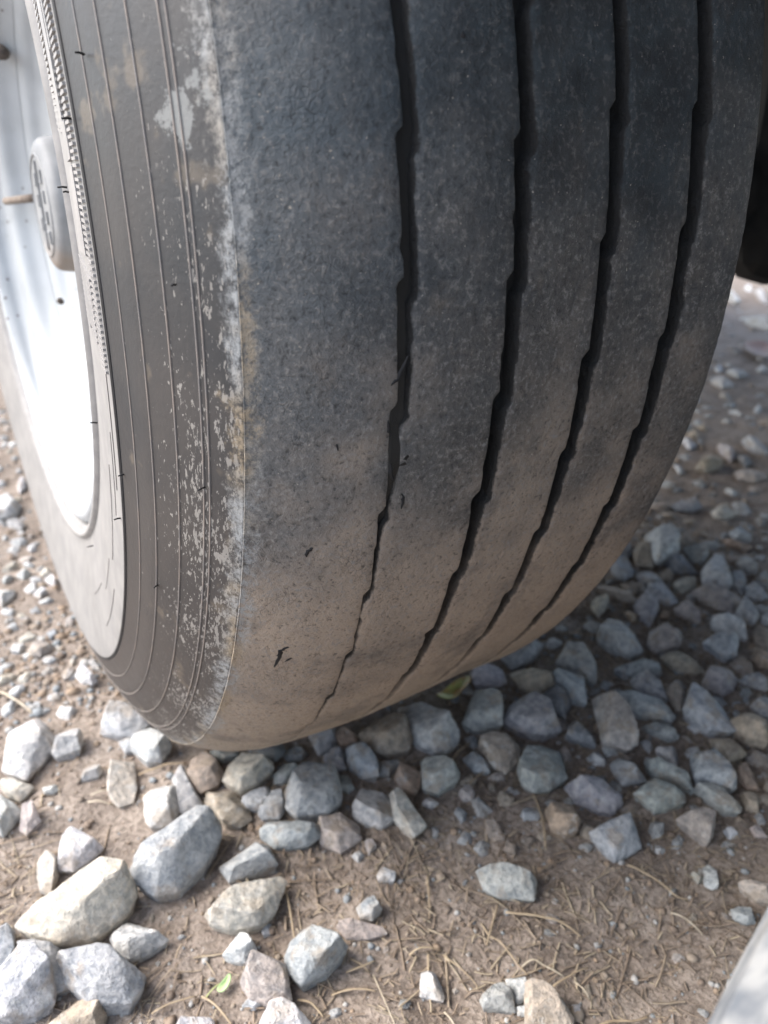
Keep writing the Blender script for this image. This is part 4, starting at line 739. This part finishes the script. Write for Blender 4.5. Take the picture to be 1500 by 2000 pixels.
def pebbles(n_, region, smin, smax, cols, label, group, avoid=True):
    k = 0; tries = 0
    while k < n_ and tries < 4000:
        tries += 1; x, y = random.uniform(region[0], region[2]), random.uniform(region[1], region[3])
        if len(region) > 4 and not region[4](x, y): continue
        g = on_ground(x, y); s_ = random.uniform(smin, smax)
        if any((g.x - q[0]) ** 2 + (g.y - q[1]) ** 2 < (q[2] + s_) ** 2 * .8 for q in PEB): continue
        if -.15 < g.x < .15 and abs(g.y) < .17: continue
        PEB.append((g.x, g.y, s_)); o = bpy.data.objects.new('pebble', random.choice(protos)); COL.objects.link(o)
        o.location = (g.x, g.y, H(g.x, g.y) - s_ * .25); o.scale = Vector((s_, s_ * random.uniform(.8, 1.1), s_ * random.uniform(.7, 1))) * 100; o.rotation_euler = (random.uniform(-.3, .3), random.uniform(-.3, .3), random.uniform(0, 6.28))
        cc = random.choice(cols); b_ = PAL[cc]; label_ = pebble_label(cc, 'tiny' if s_ < .0065 else 'small', g, label); g_ = random.uniform(.85, 1.1); o.color = (b_[0] * g_, b_[1] * g_, b_[2] * g_, 1); tag(o, label_, 'pebble', group); k += 1
for o in STN: PEB.append((o.location.x, o.location.y, max(o.dimensions.x, o.dimensions.y) * .42))
outl = lambda x, y: x < np.interp(y, [660, 810, 970, 1040, 1152, 1276, 1396], [0, 20, 45, 62, 108, 176, 276])
pebbles(60, (0, 800, 260, 1390, outl), .004, .011, 'WWLLKCL', 'small pale pebble in the blurred gravel left of the tyre', 'pebbles left of the tyre')
rgt = lambda x, y: x > np.interp(y, [480, 725, 950, 1085, 1175, 1283], [1440, 1375, 1295, 1215, 1145, 990]) and y > 560
pebbles(95, (990, 560, 1500, 1290, rgt), .006, .017, 'GBKRTLGD', 'small shaded pebble in the pile right of the tyre', 'pebbles right of the tyre')
pebbles(60, (900, 1330, 1500, 1640), .005, .012, 'GBKRTL', 'small pebble among the larger stones of the right-hand pile', 'pebbles in the right-hand pile')
pebbles(26, (0, 1480, 1480, 1990), .0022, .005, 'WLKGT', 'tiny pebble lying on the bare soil in the foreground', 'pebbles on the foreground soil')

# ------------------------------------------------------------------ fine gravel and straw litter
def lowrock(r_):
    bm = bmesh.new(); bmesh.ops.create_icosphere(bm, subdivisions=1, radius=1)
    for v in bm.verts: v.co = Vector((v.co.x * r_.uniform(.7, 1.15), v.co.y * r_.uniform(.6, 1.0), v.co.z * r_.uniform(.5, .8)))
    v = np.array([tuple(q.co) for q in bm.verts]); bm.verts.index_update(); f = np.array([[q.index for q in fc.verts] for fc in bm.faces]); bm.free(); return v, f
base = [lowrock(random.Random(i)) for i in range(8)]
N = 42000; V = []; F = []; off = 0
xs = np.concatenate([rng.uniform(-.62, 1.25, N // 2), rng.uniform(-.35, .60, N // 2)]); ys = np.concatenate([rng.uniform(-.62, 1.05, N // 2), rng.uniform(-.55, .15, N // 2)]); dens = vnoise(xs * 4, ys * 4, 31) * .5 + .5
pile = np.exp(-(((xs - .45) / .45) ** 2 + ((ys + .05) / .30) ** 2)) + .9 * (xs < -.10) * (ys > -.05)
keep = rng.random(N) < (.25 + .5 * dens + .5 * pile)
xs, ys = xs[keep], ys[keep]; sz = .00095 * np.exp(rng.normal(0, .55, len(xs))) * (1 + 1.0 * pile[keep]); sz = np.clip(sz, .0007, .0065); zs = hgt(xs, ys)
ox, oy = rng.uniform(-2.2, 2.6, 5200), rng.uniform(-2.0, 2.6, 5200)
dv = np.stack([ox - CAM.x, oy - CAM.y, 0 * ox - CAM.z], 1); dz = dv @ np.array(FW); pxx = 750 + FPX * (dv @ np.array(RT)) / dz; pyy = 1000 - FPX * (dv @ np.array(UP)) / dz
out_ = ~((dz > 0) & (pxx > -60) & (pxx < 1560) & (pyy > 560) & (pyy < 2080)) & ~((np.abs(ox) < .16) & (np.abs(oy) < .15)); ox, oy = ox[out_], oy[out_]
xs = np.concatenate([xs, ox]); ys = np.concatenate([ys, oy]); zs = np.concatenate([zs, hgt(ox, oy)]); sz = np.concatenate([sz, np.clip(.006 * np.exp(rng.normal(0, .55, len(ox))), .002, .02)])
for x, y, z, s_ in zip(xs, ys, zs, sz):
    v, f = base[int(rng.integers(8))]; a = rng.uniform(0, 6.28); c_, n_ = math.cos(a), math.sin(a)
    q = np.stack([v[:, 0] * c_ - v[:, 1] * n_, v[:, 0] * n_ + v[:, 1] * c_, v[:, 2]], 1) * s_ + (x, y, z + s_ * .15); V.append(q); F.append(f + off); off += len(v)
V = np.concatenate(V); F = np.concatenate(F)
def tri_mesh(name, V, F):
    me = bpy.data.meshes.new(name); me.vertices.add(len(V)); me.vertices.foreach_set('co', V.reshape(-1).astype(np.float32)); k = F.shape[1]
    me.loops.add(F.size); me.loops.foreach_set('vertex_index', F.reshape(-1).astype(np.int32)); me.polygons.add(len(F))
    me.polygons.foreach_set('loop_start', np.arange(0, F.size, k, dtype=np.int32)); me.polygons.foreach_set('loop_total', np.full(len(F), k, np.int32)); me.update(calc_edges=True); return me
tag(link('gravel', tri_mesh('gravel', V, F), M_GRAVEL, None, False), 'fine gravel and soil crumbs scattered over the ground', 'gravel', None, 'stuff')

N = 22000; V = []; F = []; off = 0; SEG = 5
xs = rng.uniform(-.45, .55, N); ys = rng.uniform(-.62, .05, N); dn = vnoise(xs * 7 + 5, ys * 7, 41) * .5 + .5 + .25 * vnoise(xs * 22, ys * 22, 42)
front = np.clip((-.10 - ys + .25 * np.abs(xs)) / .15, 0.06, 1); keep = rng.random(N) < np.clip(dn * 1.35 - .12, 0, 1) * front
xs, ys = xs[keep], ys[keep]
for x, y in zip(xs, ys):
    L = rng.uniform(.003, .014) if rng.random() < .9 else rng.uniform(.018, .045); a = rng.uniform(0, 6.28); cv = rng.normal(0, .09); rad = rng.uniform(.00016, .00052); p = np.array([x, y]); pts = []
    lift = abs(rng.normal(0, .0008)) + .0003
    for k in range(SEG):
        pts.append((p[0], p[1], 0)); p = p + np.array([math.cos(a), math.sin(a)]) * L / SEG; a += cv * rng.uniform(.1, .9)
    P = np.array(pts); P[:, 2] = hgt(P[:, 0], P[:, 1]) + lift + np.linspace(0, 1, SEG) * abs(rng.normal(0, .0012))
    T_ = np.gradient(P, axis=0); T_ /= np.linalg.norm(T_, axis=1)[:, None] + 1e-9; S_ = np.stack([T_[:, 1], -T_[:, 0], 0 * T_[:, 0]], 1); ring_ = []
    for q in range(3):
        an = 2 * math.pi * q / 3 + .5; ring_.append(P + S_ * rad * 1.5 * math.cos(an) + np.array([0, 0, 1]) * rad * math.sin(an))
    V.append(np.stack(ring_, 1).reshape(-1, 3))
    for k in range(SEG - 1):
        for q in range(3): F.append((off + k * 3 + q, off + k * 3 + (q + 1) % 3, off + (k + 1) * 3 + (q + 1) % 3, off + (k + 1) * 3 + q))
    off += SEG * 3
tag(link('dry_grass', tri_mesh('dry_grass', np.concatenate(V), np.array(F)), M_STRAW), 'litter of short dry grass bits on the soil', 'dry grass', None, 'stuff')

SC = dict(T=(.44, .35, .24), P=(.56, .49, .38), G=(.40, .44, .20), O=(.36, .25, .17))
for ln_ in STRAWS.strip().split('\n'):
    col, wd, lab, ps = ln_.split('|'); pp = [on_ground(*(float(v) for v in p.split(','))) for p in ps.split()]
    pl = smooth_prof([tuple(p) for p in pp], 5) if len(pp) > 2 else np.array([tuple(pp[0].lerp(pp[1], k / 6)) for k in range(7)])
    dep = (pp[0] - CAM).length; rad = float(wd) * .85 / FPX * dep
    ll = np.linspace(0, 1, len(pl)); pts = [(p[0], p[1], H(p[0], p[1]) + rad + .0016 + .0022 * math.sin(3.1 * u)) for p, u in zip(pl, ll)]
    o = tube('straw', pts, rad, M_STRAW_O, None, 6, .7, .6); c_ = SC[col]; o.color = c_ + (1,); tag(o, lab, 'straw', 'single straws lying on the soil')

# ------------------------------------------------------------------ leaves
def leaf(label, poly, m, lift, curl, name='leaf'):
    P = [on_ground(x, y, H(0, 0) + lift) for x, y in poly]; c = sum(P, Vector()) / len(P); V = [(0, 0, 0)]; F = []; n_ = len(P)
    for r_ in (.5, 1.0):
        for p in P:
            d = (p - c) * r_; V.append((d.x, d.y, curl * (r_ ** 2) * (.5 + .5 * math.sin(d.x * 160 + d.y * 90))))
    for k in range(n_): F.append((0, 1 + k, 1 + (k + 1) % n_)); F.append((1 + k, 1 + n_ + k, 1 + n_ + (k + 1) % n_, 1 + (k + 1) % n_))
    o = link(name, mesh(name, V, F), m); o.location = (c.x, c.y, lift + H(c.x, c.y))
    md = o.modifiers.new('sub', 'SUBSURF'); md.levels = md.render_levels = 2; so = o.modifiers.new('thick', 'SOLIDIFY'); so.thickness = .0006
    return tag(o, label, 'leaf')
leaf('yellow-green leaf with an orange tip under the tyre edge', [(847, 1358), (862, 1345), (888, 1330), (905, 1316), (923, 1312), (921, 1330), (905, 1345), (885, 1366), (865, 1364)], mat_leaf('yellow_green_leaf', (.40, .42, .13), (.50, .28, .10)), .006, .006)
leaf('small pale green leaf left of the rough tan-grey block', [(419, 1912), (430, 1904), (445, 1886), (452, 1892), (448, 1908), (436, 1921), (424, 1922)], mat_leaf('pale_green_leaf', (.34, .48, .22), (.44, .55, .30)), .004, .003)
leaf('dark brown dry leaf at the right edge behind the tyre', [(1449, 675), (1461, 672), (1482, 675), (1500, 677), (1512, 690), (1500, 706), (1485, 709), (1461, 696)], mat_leaf('brown_leaf', (.16, .07, .035), (.24, .12, .06)), .012, .012)

# ------------------------------------------------------------------ the photographer's knee
def person():
    e0, e1 = at_depth(1500, 1770, .190), at_depth(1390, 2000, .172); ax = (e0 - e1).normalized(); side = ax.cross((e0 + e1) / 2 - CAM).normalized()
    if side.dot(RT) < 0: side = -side
    mid = (e0 + e1) / 2 + side * .0655; knee = mid + ax * .13; hip = mid - ax * .34 + Vector((.02, -.04, .10)); ank = knee + Vector((.10, -.27, 0)); ank.z = .10; toe = Vector((ank.x + .02, ank.y + .15, .030)); heel = Vector((ank.x, ank.y - .05, .055))
    pts = [hip, hip.lerp(mid, .5), mid - ax * .04, mid + ax * .05, knee, knee + Vector((.015, -.03, -.045)), knee.lerp(ank, .45), knee.lerp(ank, .8), ank]; rs = [.085, .078, .066, .064, .060, .055, .056, .046, .042]
    me = bpy.data.meshes.new('person'); me.from_pydata([tuple(p) for p in pts], [(i, i + 1) for i in range(len(pts) - 1)], []); o = link('person', me, M_CLOTH)
    o.modifiers.new('skin', 'SKIN')
    for v, r_ in zip(me.skin_vertices[0].data, rs): v.radius = (r_ * 1.12, r_ * 1.12)
    me.skin_vertices[0].data[0].use_root = True; s_ = o.modifiers.new('sub', 'SUBSURF'); s_.levels = s_.render_levels = 2
    tag(o, 'bent knee in mottled pale grey trousers at the bottom right corner', 'person')
    me2 = bpy.data.meshes.new('shoe'); q = [heel, heel.lerp(toe, .35), heel.lerp(toe, .75), toe]; me2.from_pydata([tuple(p) for p in q] + [tuple(ank)], [(0, 1), (1, 2), (2, 3), (0, 4)], []); s2 = link('shoe', me2, M_SHOE, o)
    s2.modifiers.new('skin', 'SKIN')
    for v, r_ in zip(me2.skin_vertices[0].data, [(.036, .036), (.042, .038), (.044, .034), (.03, .022), (.042, .042)]): v.radius = r_
    s_ = s2.modifiers.new('sub', 'SUBSURF'); s_.levels = s_.render_levels = 2
person()
